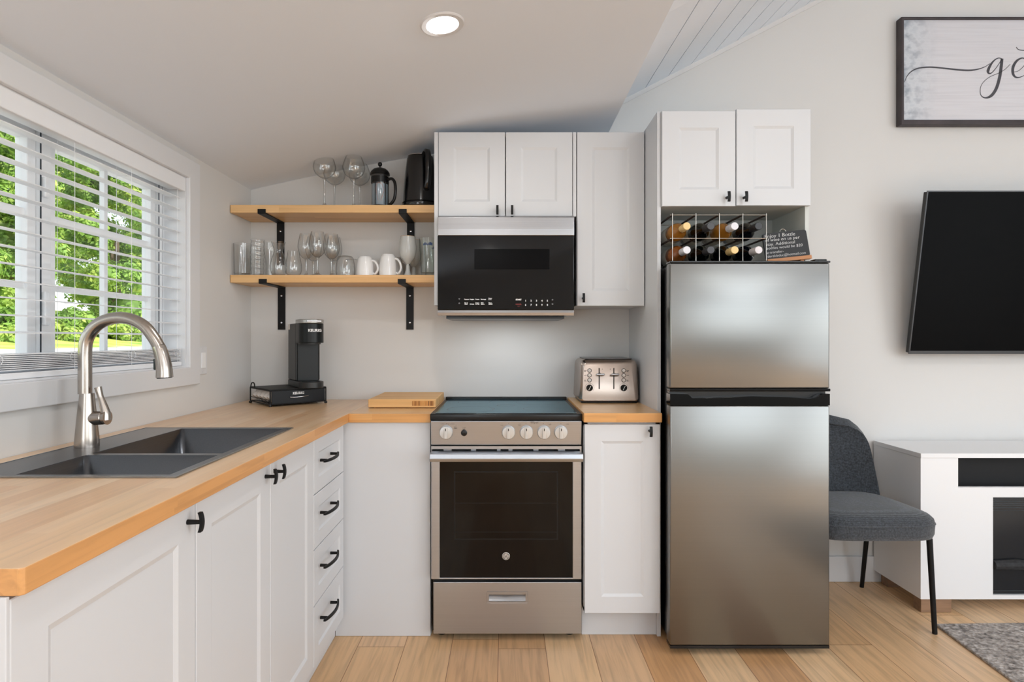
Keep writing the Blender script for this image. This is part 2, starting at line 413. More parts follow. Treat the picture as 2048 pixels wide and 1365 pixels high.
# ------------------------------------------------------------------ window in the left wall
VINYL = plain('window_vinyl', (246,247,248), .35)
GASKET = plain('window_gasket', (38,48,58), .5)
XG = XL-.12
win = thing('window_1', 'white slider window with muntins behind the blind over the sink', 'window', (XG, 1.7, WZ0)); tag(win, kind='structure')
cs = .0185
mb = MB(); us = [WY0-.08, WY0, WY1, WY1+.08]; vs = [WZ0-.072, WZ0, WZ1, WZ1+.074]
mb.cells(us, vs, lambda i, j: not (i == 1 and j == 1), 'x', XL, XL+cs)
mb.build('casing', TRIM, win, world=True, bevel=.003)
mb = MB(); t = .006
mb.cells([WY0, WY0+t, WY1-t, WY1], [WZ0, WZ0+t, WZ1-t, WZ1], lambda i, j: not (i == 1 and j == 1), 'x', XG-.03, XL+.002)
mb.build('jamb', TRIM, win, world=True)
mb = MB()   # fixed outer frame
mb.cells([WY0+.006, WY0+.03, 1.770, 1.812, WY1-.028, WY1-.006], [WZ0+.006, WZ0+.03, WZ1-.03, WZ1-.006], lambda i, j: not (i in (1, 3) and j == 1), 'x', XG-.035, XG+.03)
mb.build('window_frame', VINYL, win, world=True, bevel=.002)
def sash(y0, y1, xg, ny):
    mb = MB(); fw = .032
    mb.cells([y0, y0+fw, y1-fw, y1], [WZ0+.03, WZ0+.055, WZ1-.062, WZ1-.03], lambda i, j: not (i == 1 and j == 1), 'x', xg-.018, xg+.018)
    so = mb.build('sash', VINYL, win, world=True, bevel=.002)
    mb = MB(); za, zb = WZ0+.055, WZ1-.062
    for k in (1, 2): z = za+(zb-za)*k/3; mb.box(xg-.009, xg+.009, y0+fw, y1-fw, z-.009, z+.009)
    for k in range(1, ny):
        y = y0+fw+(y1-y0-2*fw)*k/ny; mb.box(xg-.0085, xg+.0085, y-.009, y+.009, za, zb)
    mb.build('muntin', VINYL, so, world=True)
    mb = MB().box(xg-.002, xg+.002, y0+fw-.004, y1-fw+.004, za-.004, zb+.004)
    mb.build('pane', PANE, so, world=True)
sash(1.813, 2.372, XG, 2); sash(1.0, 1.768, XG, 3)
mb = MB()
for y in (1.770, WY1-.030): mb.box(XG+.0305, XG+.0315, y-.0025, y+.0025, WZ0+.03, WZ1-.03)
mb.build('gasket', GASKET, win, world=True)
mb = MB(); mb.box(XG+.03, XG+.042, 1.774, 1.792, 1.26, 1.36, r=.003); mb.box(XG+.03, XG+.042, 1.774, 1.792, 1.64, 1.70, r=.003)
mb.build('window_latch', VINYL, win, world=True)

BL = plain('blind_white', (238,240,243), .45)
bl = thing('window_blind', 'white horizontal slat blind hanging in the window over the sink', 'blind', (XL-.03, 1.7, WZ0))
XB = XL-.034
mb = MB().box(XL-.012, XL+.004, WY0+.01, WY1-.008, 1.808, WZ1-.003, r=.003); mb.build('valance', BL, bl, world=True)
mb = MB().box(XL-.06, XL-.016, WY0+.012, WY1-.012, 1.815, WZ1-.006, r=.002); mb.build('headrail', BL, bl, world=True)
mb = MB()
def slat(z, tilt=-.08):
    out = []
    for k in range(5):
        s = k/4*2-1; x = XB+s*.0225; zz = z+.0018*(1-s*s)+tilt*s*.0225
        out.append([(x, WY0+.012, zz-.0011), (x, WY1-.012, zz-.0011), (x, WY1-.012, zz+.0011), (x, WY0+.012, zz+.0011)])
    mb.rings(out)
for k in range(13): slat(1.783-.0455*k)
for k in range(9): slat(1.137+.0052*k, .0)
mb.build('slats', BL, bl, world=True)
mb = MB().box(XB-.026, XB+.026, WY0+.012, WY1-.012, WZ0+.0065, WZ0+.024, r=.003); mb.build('bottom_rail', BL, bl, world=True)
for y in (1.24, 1.52, 1.797, 2.07, 2.356):
    mb = MB()
    for x in (XB+.0262, XB-.0262): mb.tube([(x, y, 1.82), (x, y, WZ0+.02)], .0007, 6)
    for k in range(13): mb.tube([(XB-.0262, y, 1.7815-.0455*k), (XB+.0262, y, 1.7815-.0455*k)], .0005, 5)
    loop = [(XB+.027+.006*math.sin(a*.9), y+.012*math.sin(a), 1.165+.014*math.cos(a)) for a in [q*.5 for q in range(13)]]
    mb.tube(loop, .0007, 5)
    mb.build('ladder_cord', BL, bl, world=True)

sw = thing('wall_switch', 'white rocker light switch on the left wall beside the window', 'switch', (XL, 2.53, 1.13))
MB().box(XL, XL+.006, 2.495, 2.565, 1.07, 1.187, r=.002).build('cover_plate', TRIM, sw, world=True)
MB().box(XL+.006, XL+.010, 2.513, 2.547, 1.096, 1.162, r=.0015).build('rocker', VINYL, sw, world=True)
for z in (1.08, 1.177): MB().cyl((XL+.005, 2.53, z), (XL+.0068, 2.53, z), .003, n=10).build('screw', TRIM, sw, world=True)

# ------------------------------------------------------------------ recessed ceiling light
LAMP = emit('lamp_face', (1, .97, .93, 1), 14)
tz = zc(-.193); slope = math.atan((zc(-.17)-zc(-.21))/.04)
def downlight(x, y, z, sl, label):
    t = bpy.data.objects.new('recessed_light', None); COL.objects.link(t); t.location = (x, y, z); t.rotation_euler = (0, -sl, 0)
    tag(t, label, 'ceiling light')
    a = MB().lathe([(.046, 0), (.050, -.004), (.064, -.0045), (.068, -.001), (.068, .004), (.046, .004)], n=48, cap=(False, False))
    a.rings; o = a.build('trim_ring', TRIM, None, smooth=40); o.parent = t
    o = MB().lathe([(.0475, -.0015), (.0475, .002)], n=48).build('lamp_lens', LAMP, None); o.parent = t
    return t
downlight(-.193, 1.823, tz, slope, 'round white recessed light glowing in the ceiling above the kitchen')
# ------------------------------------------------------------------ base cabinets, left run (doors face +X)
XF = -.660                                             # door faces
def carcass(x0, x1, y0, y1, z0, z1, open_, parent, mat=CAB):
    t = .016; mb = MB()
    mb.box(x0, x1, y0, y1, z0, z0+t)
    if open_ == 'x':
        mb.box(x0, x1, y0, y0+t, z0, z1); mb.box(x0, x1, y1-t, y1, z0, z1); mb.box(x0, x0+.006, y0, y1, z0, z1)
        mb.box(x1-.08, x1, y0, y1, z1-t, z1)
    else:
        mb.box(x0, x0+t, y0, y1, z0, z1); mb.box(x1-t, x1, y0, y1, z0, z1); mb.box(x0, x1, y1-.006, y1, z0, z1)
        mb.box(x0, x1, y0, y0+.08, z1-t, z1)
    return mb.build('body', mat, parent, world=True)
def toekick(x0, x1, y0, y1, parent):
    return MB().box(x0, x1, y0, y1, 0.001, .100).build('toe_kick', CAB, parent, world=True)
ZT = .872
b1 = thing('base_cabinet', 'white shaker base cabinet at the near end of the left counter', 'cabinet', (-.95, 1.04, 0))
carcass(XL+.004, XF-.0185, .818, 1.276, .10, .877, 'x', b1); toekick(-.716, -.70, .818, 1.276, b1)
f = sh(side(XF), .7990, .088); mb = MB(); shaker(mb, f, .476, ZT-.088, fr=.066); d = mb.build('door', CAB, b1, world=True)
tknob(side(XF), 1.243, .840, d)
mb = MB().box(XL+.004, XF-.0195, .7987, .817, .001, .877); mb.build('end_panel', GABLE, b1, world=True)
mb = MB().box(XF-.021, XF-.0005, .7925, .7985, .001, .877, r=.001).build('edge_strip', GABLE, b1, world=True)
b2 = thing('base_cabinet', 'white shaker double door base cabinet under the sink', 'cabinet', (-.95, 1.67, 0))
carcass(XL+.004, XF-.0185, 1.278, 2.059, .10, .877, 'x', b2); toekick(-.716, -.70, 1.278, 2.059, b2)
for (ya, yb, kn) in ((1.279, 1.6795, 1.645), (1.6825, 2.0595, 1.708)):
    f = sh(side(XF), ya, .088); mb = MB(); shaker(mb, f, yb-ya, ZT-.088, fr=.066); d = mb.build('door', CAB, b2, world=True)
    tknob(side(XF), kn, .842, d)
b3 = thing('drawer_cabinet', 'white base cabinet with four drawers at the inside corner of the counter', 'cabinet', (-.95, 2.25, 0))
carcass(XL+.004, XF-.0185, 2.061, 2.440, .10, .877, 'x', b3); toekick(-.716, -.70, 2.061, 2.457, b3)
for (za, zb, hz) in ((.682, .872, .788), (.492, .679, .602), (.298, .489, .414), (.088, .295, .228)):
    f = sh(side(XF), 2.063, za); mb = MB(); shaker(mb, f, .374, zb-za, fr=.05, ins=.007); d = mb.build('drawer', CAB, b3, world=True)
    bow(side(XF), 2.195, hz, d, .17)
b4 = thing('corner_cabinet', 'plain white corner base panel left of the range', 'cabinet', (-.5, 2.7, 0))
MB().box(-.699, -.3095, 2.458, 2.474, .001, .877, r=.001).build('front_panel', GABLE, b4, world=True)
MB().box(-.3245, -.309, 2.4745, 3.015, .001, .877).build('side_panel', GABLE, b4, world=True)
MB().box(-1.27, -.325, 2.98, 3.0, .001, .877).build('back_panel', GABLE, b4, world=True)
# right of the range
b5 = thing('base_cabinet', 'narrow white single door base cabinet between range and fridge', 'cabinet', (.46, 2.7, 0))
carcass(.312, .6175, 2.412, 3.012, .126, .887, 'y', b5)
MB().box(.312, .6175, 2.472, 2.488, .001, .1255).build('toe_kick', CAB, b5, world=True)
f = sh(front(2.392), .3135, .1245); mb = MB(); shaker(mb, f, .3015, .878-.1245, fr=.066); d = mb.build('door', CAB, b5, world=True)
tknob(front(2.392), .572, .853, d)
gb = thing('gable_panel', 'tall white side panel between the small counter and the fridge', 'panel', (.626, 2.74, 0))
MB().box(.6185, .6335, 2.455, 3.018, .001, 2.150, r=.0008).build('panel', GABLE, gb, world=True)

# ------------------------------------------------------------------ worktops
ct = thing('countertop', 'long L shaped butcher block worktop with the sink set in it', 'countertop', (-.96, 1.9, .878))
mb = MB()
SX0, SX1, SY0, SY1 = -1.222, -.722, 1.313, 2.036
mb.cells([XL+.002, SX0+.015, SX1-.015, -.641], [.795, SY0+.015, SY1-.015, 3.016], lambda i, j: not (i == 1 and j == 1), 'z', .878, .915)
for v in mb.bm.verts:      # clipped near corner
    pass
o = mb.build('slab', TOPY, ct, world=True)
# corner clip by bevelling the two corner verticals
bm = bmesh.new(); bm.from_mesh(o.data)
es = [e for e in bm.edges if all(abs(v.co.x+ct.location.x+.641) < 1e-4 and abs(v.co.y+ct.location.y-.795) < 1e-4 for v in e.verts)]
bmesh.ops.bevel(bm, geom=es, offset=.005, segments=1, affect='EDGES'); bm.to_mesh(o.data); bm.free()
def edge_mat(ob, m):
    ob.data.materials.append(m)
    for p in ob.data.polygons:
        if abs(p.normal.z) < .5: p.material_index = 1
edge_mat(o, TOPE)
md = o.modifiers.new('b', 'BEVEL'); md.width = .002; md.segments = 2; md.limit_method = 'ANGLE'
edge_mat(MB().box(-.6408, -.3065, 2.443, 3.016, .878, .915, r=.0015).build('slab', TOPX, ct, world=True), TOPEX)
c2 = MB().box(.3085, .6183, 2.376, 3.016, .888, .925, r=.0018).build('countertop', TOPX, None); edge_mat(c2, TOPEX); tag(c2, 'small butcher block worktop between range and fridge with the toaster on it', 'countertop')

# ------------------------------------------------------------------ sink
sk = thing('sink', 'dark gunmetal double bowl drop-in sink', 'sink', (-.97, 1.67, .915))
mb = MB(); zs = .9165
bx0, bx1 = -1.090, SX1-.026
by = [(SY0+.022, 1.556), (1.582, SY1-.020)]
mb.cells([SX0, bx0, bx1, SX1], [SY0, by[0][0], by[0][1], by[1][0], by[1][1], SY1], lambda i, j: not (i == 1 and j in (1, 3)), 'z', .9153, .9178)
mb.build('rim', SINKM, sk, world=True, bevel=.0008)
for a, c in by:
    mb = MB(); x0, x1 = bx0, bx1; zb = .70; r_ = .018
    def rr(x0, x1, y0, y1, z, r):
        out = []
        for cx, cy, st in ((x1-r, y1-r, 0), (x0+r, y1-r, 90), (x0+r, y0+r, 180), (x1-r, y0+r, 270)):
            for k in range(6): q = R(st+18*k); out.append((cx+r*math.cos(q), cy+r*math.sin(q), z))
        return out
    mb.rings([rr(x0, x1, a, c, .9165, .012), rr(x0, x1, a, c, zb+.02, .014), rr(x0+.006, x1-.006, a+.006, c-.006, zb+.005, .02), rr(x0+.02, x1-.02, a+.02, c-.02, zb, .03)], cap=(False, True))
    o = mb.build('bowl', SINKM, sk, world=True, smooth=40, solid=.0015)
    cx, cy = (x0+x1)/2, (a+c)/2
    dr = MB().lathe([(.0, .0022), (.022, .001), (.026, .004), (.044, .004), (.046, .001)], (cx, cy, zb), 32, cap=(True, False)).build('drain', CHROME, o, world=True, smooth=40)
mb = MB(); mb.cells([SX0-.001, SX0+.003, SX1-.003, SX1+.001], [SY0-.001, SY0+.005, SY1-.003, SY1+.001], lambda i, j: not (i == 1 and j == 1), 'z', .9154, .9186)  # raised lip strip, its paler steel paints the rim's edge highlight
mb.build('edge_highlight', plain('sink_edge_highlight', (150,156,162), .25, 1), sk, world=True)
MB().box(bx0+.004, bx1-.002, 1.5575, 1.5605, .9179, .9184).build('divider_highlight', plain('sink_divider_highlight', (170,174,178), .25, 1), sk, world=True)  # pale strip puts the highlight along the divider into the colour
# faucet
FX, FY = -1.172, 1.678
fc = thing('faucet', 'tall brushed nickel gooseneck pull-down faucet behind the sink', 'faucet', (FX, FY, .918))
K = FY/1200
def fp(x, y): return ((x-1012)*K, FY, 1.22-(y-678)*K)
MB().lathe([(.0300, .918), (.0302, .926), (.0285, .950), (.0255, .985), (.0225, 1.020), (.0192, 1.050), (.0178, 1.0675)], (FX, FY, 0), 40).build('body', NICKEL, fc, world=True, smooth=40)
pts = spline([fp(*p) for p in [(170,788),(170,740),(170,705),(173,681),(184,661),(201,646),(222,638),(245,636),(268,641),(290,654),(306,674),(318,694)]], 6)
n = len(pts); MB().tube(pts, [.0172-.0012*i/n for i in range(n)], 24).build('spout', NICKEL, fc, world=True, smooth=50)
pts = spline([fp(*p) for p in [(317.5,693),(324,714),(328,735),(329,755)]], 5); n = len(pts)
hd = MB().tube(pts, [.0166+.0058*(i/n)**.8 for i in range(n)], 28).build('spray_head', NICKEL, fc, world=True, smooth=50)
a, b_ = Vector(fp(329, 754.5)), Vector(fp(329.2, 757)); MB().cyl(a, b_, .0195, n=24).build('nozzle', BLKPL, hd, world=True)
c = Vector(fp(310.5, 729)); MB().box(c.x-.002, c.x+.004, c.y-.008, c.y+.008, c.z-.016, c.z+.016, r=.003).build('button', plain('button_green_black', (22,44,42), .3), hd, world=True)
MB().tube([(FX+.005, FY, .9965), (FX+.045, FY, .9995), (FX+.0465, FY, .9995), (FX+.058, FY, 1.0)], [.0190, .0195, .0178, .0205], 26).build('valve_body', NICKEL, fc, world=True, smooth=30)
lv = spline([fp(*p) for p in [(211,840),(211,826),(206,808),(200,790),(196,775)]], 6); n = len(lv)
MB().tube(lv, [.0150-.0075*min(1, i/(n*.62)) + (.0022*max(0, (i-n*.7)/(n*.3))) for i in range(n)], 20).build('lever', NICKEL, fc, world=True, smooth=50)

# ------------------------------------------------------------------ upper cabinets
u1 = thing('wall_cabinet', 'white double door wall cabinet above the microwave', 'cabinet', (0, 2.84, 1.76))
mb = MB(); mb.box(-.3185, -.3015, 2.664, 3.018, 1.369, 2.138); mb.box(.2975, .3115, 2.664, 3.018, 1.7635, 2.138)
mb.box(-.3015, .2975, 2.684, 3.018, 1.7635, 1.779); mb.box(-.3015, .2975, 2.684, 3.018, 2.122, 2.138); mb.box(-.3015, .2975, 3.0, 3.012, 1.779, 2.122)
mb.build('body', CAB, u1, world=True)
for (xa, xb, kx) in ((-.2995, -.0045, -.038), (-.0005, .2945, .0268)):
    f = sh(front(2.663), xa, 1.762); mb = MB(); shaker(mb, f, xb-xa, 2.138-1.762, fr=.067); d = mb.build('door', CAB, u1, world=True)
    tknob(front(2.663), kx, 1.787, d)
u2 = thing('wall_cabinet', 'tall narrow white wall cabinet right of the microwave', 'cabinet', (.465, 2.84, 1.366))
mb = MB(); mb.box(.3135, .3285, 2.684, 3.018, 1.368, 2.138); mb.box(.602, .617, 2.684, 3.018, 1.368, 2.138)
mb.box(.3285, .602, 2.684, 3.018, 1.368, 1.384); mb.box(.3285, .602, 2.684, 3.018, 2.122, 2.138)
mb.build('body', CAB, u2, world=True)
f = sh(front(2.663), .3155, 1.366); mb = MB(); shaker(mb, f, .2985, 2.138-1.366, fr=.067); d = mb.build('door', CAB, u2, world=True)
tknob(front(2.663), .3415, 1.400, d)
u3 = thing('wall_cabinet', 'white double door cabinet above the fridge with an open niche below', 'cabinet', (.937, 2.74, 1.76))
mb = MB(); mb.box(.6345, .650, 2.46, 3.018, 1.765, 2.148); mb.box(1.226, 1.2415, 2.46, 3.018, 1.535, 2.151)
mb.box(.650, 1.226, 2.46, 3.018, 1.765, 1.781); mb.box(.650, 1.226, 2.46, 3.018, 2.132, 2.148); mb.box(.6345, 1.226, 2.762, 2.774, 1.535, 1.765)
mb.build('body', CABIN, u3, world=True)
for (xa, xb, kx, za, zb) in ((.6345, .9335, .897, 1.7595, 2.1475), (.9375, 1.2395, .967, 1.7625, 2.155)):
    f = sh(front(2.44), xa, za); mb = MB(); shaker(mb, f, xb-xa, zb-za, fr=.068); d = mb.build('door', CAB, u3, world=True)
    tknob(front(2.44), kx, 1.793, d)

# ------------------------------------------------------------------ microwave
mw = thing('microwave', 'black and stainless over-the-range microwave under the wall cabinets', 'microwave', (0, 2.8, 1.32))
MB().box(-.299, .2965, 2.645, 3.016, 1.330, 1.7615, r=.003).build('body', BLKPL, mw, world=True)
MB().prism([(2.622, 1.672), (2.622, 1.700), (2.624, 1.752), (2.634, 1.7605), (2.6448, 1.7605), (2.6448, 1.672)], 'x', -.2985, .2985).build('top_band', STEELX, mw, world=True, bevel=.002)
dm = MB().box(-.299, .297, 2.620, 2.6445, 1.3455, 1.6715, r=.003).build('door', BLKGL, mw, world=True)
MB().box(-.138, .190, 2.6185, 2.6205, 1.524, 1.612, r=.0008).build('window', plain('window_black', (2,2,3), .2, spec=.1), dm, world=True)
MB().prism([(2.620, 1.321), (2.617, 1.334), (2.620, 1.345), (2.6446, 1.345), (2.6446, 1.319)], 'x', -.299, .297).build('bottom_band', STEELX, mw, world=True, bevel=.001)
mb = MB().box(-.262, .255, 2.628, 2.95, 1.308, 1.3185); mb.build('vent', BLKPL, mw, world=True)
WHT = plain('print_white', (235,235,235), .6); GRY = plain('print_grey', (110,110,112), .6); RED = plain('print_red', (120,40,36), .6)
KM = 2.6195/1200
def mp(x, y): return FR((x-1012)*KM, 2.6197, 1.22-(y-678)*KM)
it = []
for x, s in ((928,'Popcorn'), (938.5,'Veggies'), (949,'Potato'), (960,'Beverage')): it.append((s, .0062, mp(x*1.0+ (x-928)*.02, 600), dict(bold=.0002)))
it = [(s, .0062, mp(x, 600), dict(bold=.0003)) for x, s in ((928.5,'Popcorn'), (939.7,'Veggies'), (951,'Potato'), (961.5,'Beverage'))]
it += [(s, .0058, mp(x, y), dict(bold=.0003, spacing=.95)) for x, y, s in ((977,598,'Power\nLevel'), (929,607,'Speed\nCook'), (939.7,609.5,'Defrost'), (951,607,'Sensor\nReheat'), (962,607,'Melt\nSoften'), (977,607,'Timer\nOn/Off'))]
it += [('START', .0085, mp(1031.5, 601), dict(bold=.0005))]
for k, s in enumerate('12345'): it.append((s, .0105, mp(1050+k*10.9, 603.5), dict(bold=.0004)))
for k, s in enumerate('67890'): it.append((s, .0105, mp(1050+k*10.9, 612), dict(bold=.0004)))
join_text(it, WHT, dm, 'printed_keys'); dm_k = join_text([('CANCEL', .0068, mp(1031, 610), dict(bold=.0004)), ('OFF', .006, mp(1035, 614), {})], RED, dm, 'printed_keys')
mb = MB()
for x, y in ((918.5, 607), (1105, 600), (1105, 608.5)):
    M_ = mp(x, y).to_translation(); mb.lathe([(.0035, 0), (.0035, -.0004)], (M_.x, M_.y, M_.z), 14, 'y')
M_ = mp(918.5, 599).to_translation(); mb.prism([(M_.x-.004, M_.z+.004), (M_.x+.004, M_.z+.004), (M_.x, M_.z-.003)], 'y', M_.y-.0004, M_.y)
mb.build('printed_icons', GRY, dm, world=True)

# ------------------------------------------------------------------ range
rg = thing('range', 'stainless electric range with black glass cooktop and oven door', 'stove', (0, 2.7, 0))
MB().box(-.300, .302, 2.452, 3.008, .028, .890).build('body', BLKPL, rg, world=True)
m, nt, b = newmat('cooktop_glass'); COOK = m
b.inputs['Base Color'].default_value = (.004, .012, .022, 1); b.inputs['Specular IOR Level'].default_value = 0
gl_ = N(nt, 'ShaderNodeBsdfGlossy'); gl_.inputs['Color'].default_value = (.66, .90, 1.0, 1); gl_.inputs['Roughness'].default_value = .12
fr_ = N(nt, 'ShaderNodeFresnel'); fr_.inputs[0].default_value = 4.5; mx = N(nt, 'ShaderNodeMixShader')
nt.links.new(fr_.outputs[0], mx.inputs[0]); nt.links.new(b.outputs[0], mx.inputs[1]); nt.links.new(gl_.outputs[0], mx.inputs[2]); nt.links.new(mx.outputs[0], nt.nodes['Material Output'].inputs[0])
mb = MB(); mb.box(-.3065, .3085, 2.418, 3.012, .8905, .9165, r=.004, seg=3); top = mb.build('cooktop', BLKPL, rg, world=True, smooth=40)
gl = MB().box(-.286, .288, 2.434, 2.985, .9166, .9200, r=.0015).build('glass_surface', COOK, top, world=True)
mb = MB(); RG = plain('burner_ring', (60,74,84), .3)
for cx, cy, r in ((-.15, 2.56, .10), (.15, 2.57, .075), (-.15, 2.84, .075), (.15, 2.83, .10), (0.0, 2.70, .04)):
    for q in (r,): mb.lathe([(q-.0012, .9201), (q, .92015), (q+.0012, .9201)], (cx, cy, 0), 48, cap=(False, False))
mb.build('burner_ring', RG, gl, world=True)
mb = MB().box(-.3, .302, 2.988, 3.012, .9165, .930, r=.002)
for x in (-.2, -.02, .16): mb.box(x, x+.12, 2.984, 3.0, .9166, .9275, r=.001)
mb.build('rear_lip', BLKPL, top, world=True)
cp = MB().prism([(2.424, .791), (2.412, .888), (2.418, .8903), (2.4515, .8903), (2.4515, .791)], 'x', -.3025, .3045).build('control_panel', STEELR, rg, world=True, bevel=.0015)
KC = plain('knob_silver', (206,206,204), .28, .55); DK = plain('knob_mark', (20,20,20), .5)
def panel_y(z): return 2.424-(z-.791)/(.888-.791)*.012
for x in (892, 1017, 1053, 1088, 1122):
    X = (x-1012)*2.41/1200; Z = 1.22-(866-678)*2.41/1200; Y = panel_y(Z)
    k = MB().lathe([(.0275, 0), (.0275, -.003), (.0262, -.012), (.0245, -.0155), (.010, -.0165)], (X, Y-.0005, Z), 36, 'y').build('knob', KC, cp, world=True, smooth=35)
    bm = bmesh.new(); bm.from_mesh(k.data)
    mb = MB(); mb.bm.free(); mb.bm = bm; mb.box(X-rg.location.x-.0062, X-rg.location.x+.0062, Y-rg.location.y-.0255, Y-rg.location.y-.012, Z-.0225, Z+.0225, r=.0012)
    bm.to_mesh(k.data); bm.free()
    mk = MB().box(X-.0016, X+.0016, Y-.0265, Y-.025, Z+.009, Z+.019); q = mk.build('marker', DK, None); q.parent = cp
    q.data.transform(Matrix.Translation(-rg.location))
X, Z = (928-1012)*2.41/1200, 1.22-(867-678)*2.41/1200
MB().lathe([(.0125, 0), (.0125, -.004), (.010, -.0055)], (X, panel_y(Z)-.0003, Z), 24, 'y').build('light_button', BLKPL, cp, world=True, smooth=40)
def cpx(x, y): Z = 1.22-(y-678)*2.41/1200; return Matrix.Translation(((x-1012)*2.41/1200, panel_y(Z)-.0003, Z)) @ Matrix.Rotation(PI/2-.123, 4, 'X')
it = [('Oven / Temp Control', .0062, cpx(881, 849.5), {}), ('Auto\nClean', .0058, cpx(907.5, 855.5), {}), ('Oven\nLight', .0058, cpx(925, 857), {}),
      ('Front', .0055, cpx(1000.5, 852), {}), ('Rear', .0055, cpx(1036.5, 851.5), {}), ('Rear', .0055, cpx(1097.5, 851), {}), ('Front', .0055, cpx(1132, 850), {}),
      ('Surface\nIndicator Lights', .0052, cpx(1061, 844.5), {}), ('H', .005, cpx(911, 852), {})]
for x in (893, 1017, 1052, 1087, 1122, 1069): it.append(('.', .012, cpx(x-.6, 848.5), dict(bold=.0004)))
for x, s in ((1003, '::'), (1039, '::'), (1100, '::'), (1135, '::')): it.append((s, .009, cpx(x, 848), {}))
join_text(it, DK, cp, 'printed_marks')
dr = MB(); dr.cells([-.3015, -.2675, .269, .3045], [.250, .2555, .724, .727], lambda i, j: not (i == 1 and j == 1), 'y', 2.418, 2.452)
door = dr.build('oven_door', STEELR, rg, world=True, bevel=.0015)
mb = MB(); 
slots = [(862,887), (903,942), (952,994), (1001,1017), (1025,1067), (1077,1116), (1130,1160)]
us = [-.3015]
for a, c in slots: us += [max((a-1012)*2.42/1200, -.299), min((c-1012)*2.42/1200, .302)]
us.append(.3045)
mb.cells(us, [.7271, .7665, .7745, .7865], lambda i, j: not (j == 1 and i % 2 == 1), 'y', 2.420, 2.434)
mb.build('vent_strip', STEELR, door, world=True)
MB().box(-.2672, .2687, 2.4215, 2.4515, .2558, .7238).build('oven_glass', BLKGL, door, world=True)
mb = MB(); mb.cells([-.210, -.205, .205, .210], [.408, .413, .680, .685], lambda i, j: not (i == 1 and j == 1), 'y', 2.4208, 2.4217)
mb.box(-.205, .205, 2.4212, 2.4217, .555, .5575); mb.box(-.205, .205, 2.4212, 2.4217, .438, .4405)
mb.build('window_outline', plain('oven_window_grey', (30,29,28), .3, spec=.2), door, world=True)
MB().prism([(2.372, .732), (2.366, .745), (2.370, .764), (2.388, .768), (2.3895, .762), (2.384, .748), (2.3895, .735)], 'x', -.3025, .3045).build('handle', STEELR, door, world=True, bevel=.002)
for x in (-.292, .278): MB().box(x, x+.018, 2.387, 2.420, .738, .762, r=.001).build('handle_mount', STEELR, door, world=True)
bx, bz = 0.0, 1.22-(1113-678)*2.42/1200
bd = MB().lathe([(.0150, .0), (.0155, -.002), (.0145, -.0026)], (bx, 2.4213, bz), 40, 'y').build('badge', plain('badge_silver', (214,214,212), .3, .5), door, world=True, smooth=30)
mb = MB()
for r in (.0131, .0115): mb.lathe([(r-.0004, -.0001), (r-.0004, -.0006), (r+.0004, -.0006), (r+.0004, -.0001)], (bx, 2.4188, bz), 40, 'y', cap=(False, False))
for k in range(4):
    a0 = PI/2*k+.2; stroke(mb, [(bx+.0122*math.cos(a0+.22*q)*(1-.06*q), bz+.0122*math.sin(a0+.22*q)*(1-.06*q)) for q in range(5)], [.0006, .0012, .0004], 2.4188)
g1 = [(bx-.001, bz+.0035), (bx-.0045, bz+.0058), (bx-.0078, bz+.002), (bx-.0066, bz-.0028), (bx-.003, bz-.0028), (bx-.0018, bz+.0005), (bx-.004, bz+.0008), (bx-.0015, bz-.001), (bx-.003, bz-.0065), (bx-.0062, bz-.0058)]
e1 = [(bx+.0068, bz+.0038), (bx+.004, bz+.006), (bx+.0015, bz+.0035), (bx+.0045, bz+.0005), (bx+.001, bz-.001), (bx+.0015, bz-.0048), (bx+.0055, bz-.0055), (bx+.0082, bz-.002)]
stroke(mb, g1, [.0008, .0014, .0008], 2.4188); stroke(mb, e1, [.0008, .0014, .0008], 2.4188)
mb.build('monogram', DK, bd, world=True)
dw = MB(); dw.cells([-.2925, -.0765, .0865, .3045], [.030, .155, .200, .238], lambda i, j: not (i == 1 and j == 1), 'y', 2.418, 2.450)
dwo = dw.build('drawer', STEELR, rg, world=True, bevel=.0012)
mb = MB(); mb.cells([-.0765, -.069, .079, .0865], [.155, .161, .194, .200], lambda i, j: not (i == 1 and j == 1), 'y', 2.4165, 2.436)
mb.box(-.0765, .0865, 2.436, 2.440, .155, .200)
mb.prism([(2.419, .1612), (2.4355, .1612), (2.4355, .180)], 'x', -.069, .079)
mb.build('recessed_handle', STEELR, dwo, world=True)
for x in (-.265, .262):
    for y in (2.49, 2.95): MB().lathe([(.020, .0005), (.022, .006), (.020, .016), (.008, .018), (.008, .0285)], (x, y, 0), 20).build('foot', BLKPL, rg, world=True, smooth=40)

# ------------------------------------------------------------------ fridge
fr = thing('fridge', 'stainless top freezer fridge standing right of the gable panel', 'fridge', (.94, 2.6, 0))
FB = plain('fridge_black', (16,16,17), .25)
MB().box(.6445, 1.240, 2.362, 2.955, .028, 1.5115, r=.004).build('body', FB, fr, world=True)
d1 = MB().box(.630, 1.244, 2.305, 2.358, 1.0285, 1.512, r=.006, seg=3).build('freezer_door', STEELF, fr, world=True, smooth=40)
MB().box(.630, 1.246, 2.303, 2.364, 1.5122, 1.5195, r=.002).build('top_trim', FB, d1, world=True)
MB().box(.629, 1.246, 2.302, 2.360, 1.0175, 1.0283, r=.003).build('bottom_trim', BLKGL, d1, world=True)
d2 = MB().box(.630, 1.244, 2.305, 2.358, .040, .9630, r=.006, seg=3).build('fridge_door', STEELF, fr, world=True, smooth=40)
mb = MB()       # black handle strip with scooped grip
xs_ = [.630, .655, .700, .715, .80, .94, 1.08, 1.16, 1.185, 1.215, 1.244]
zt_ = [1.0085, 1.0085, 1.0065, .992, .994, .999, .996, .990, .993, 1.008, 1.0085]
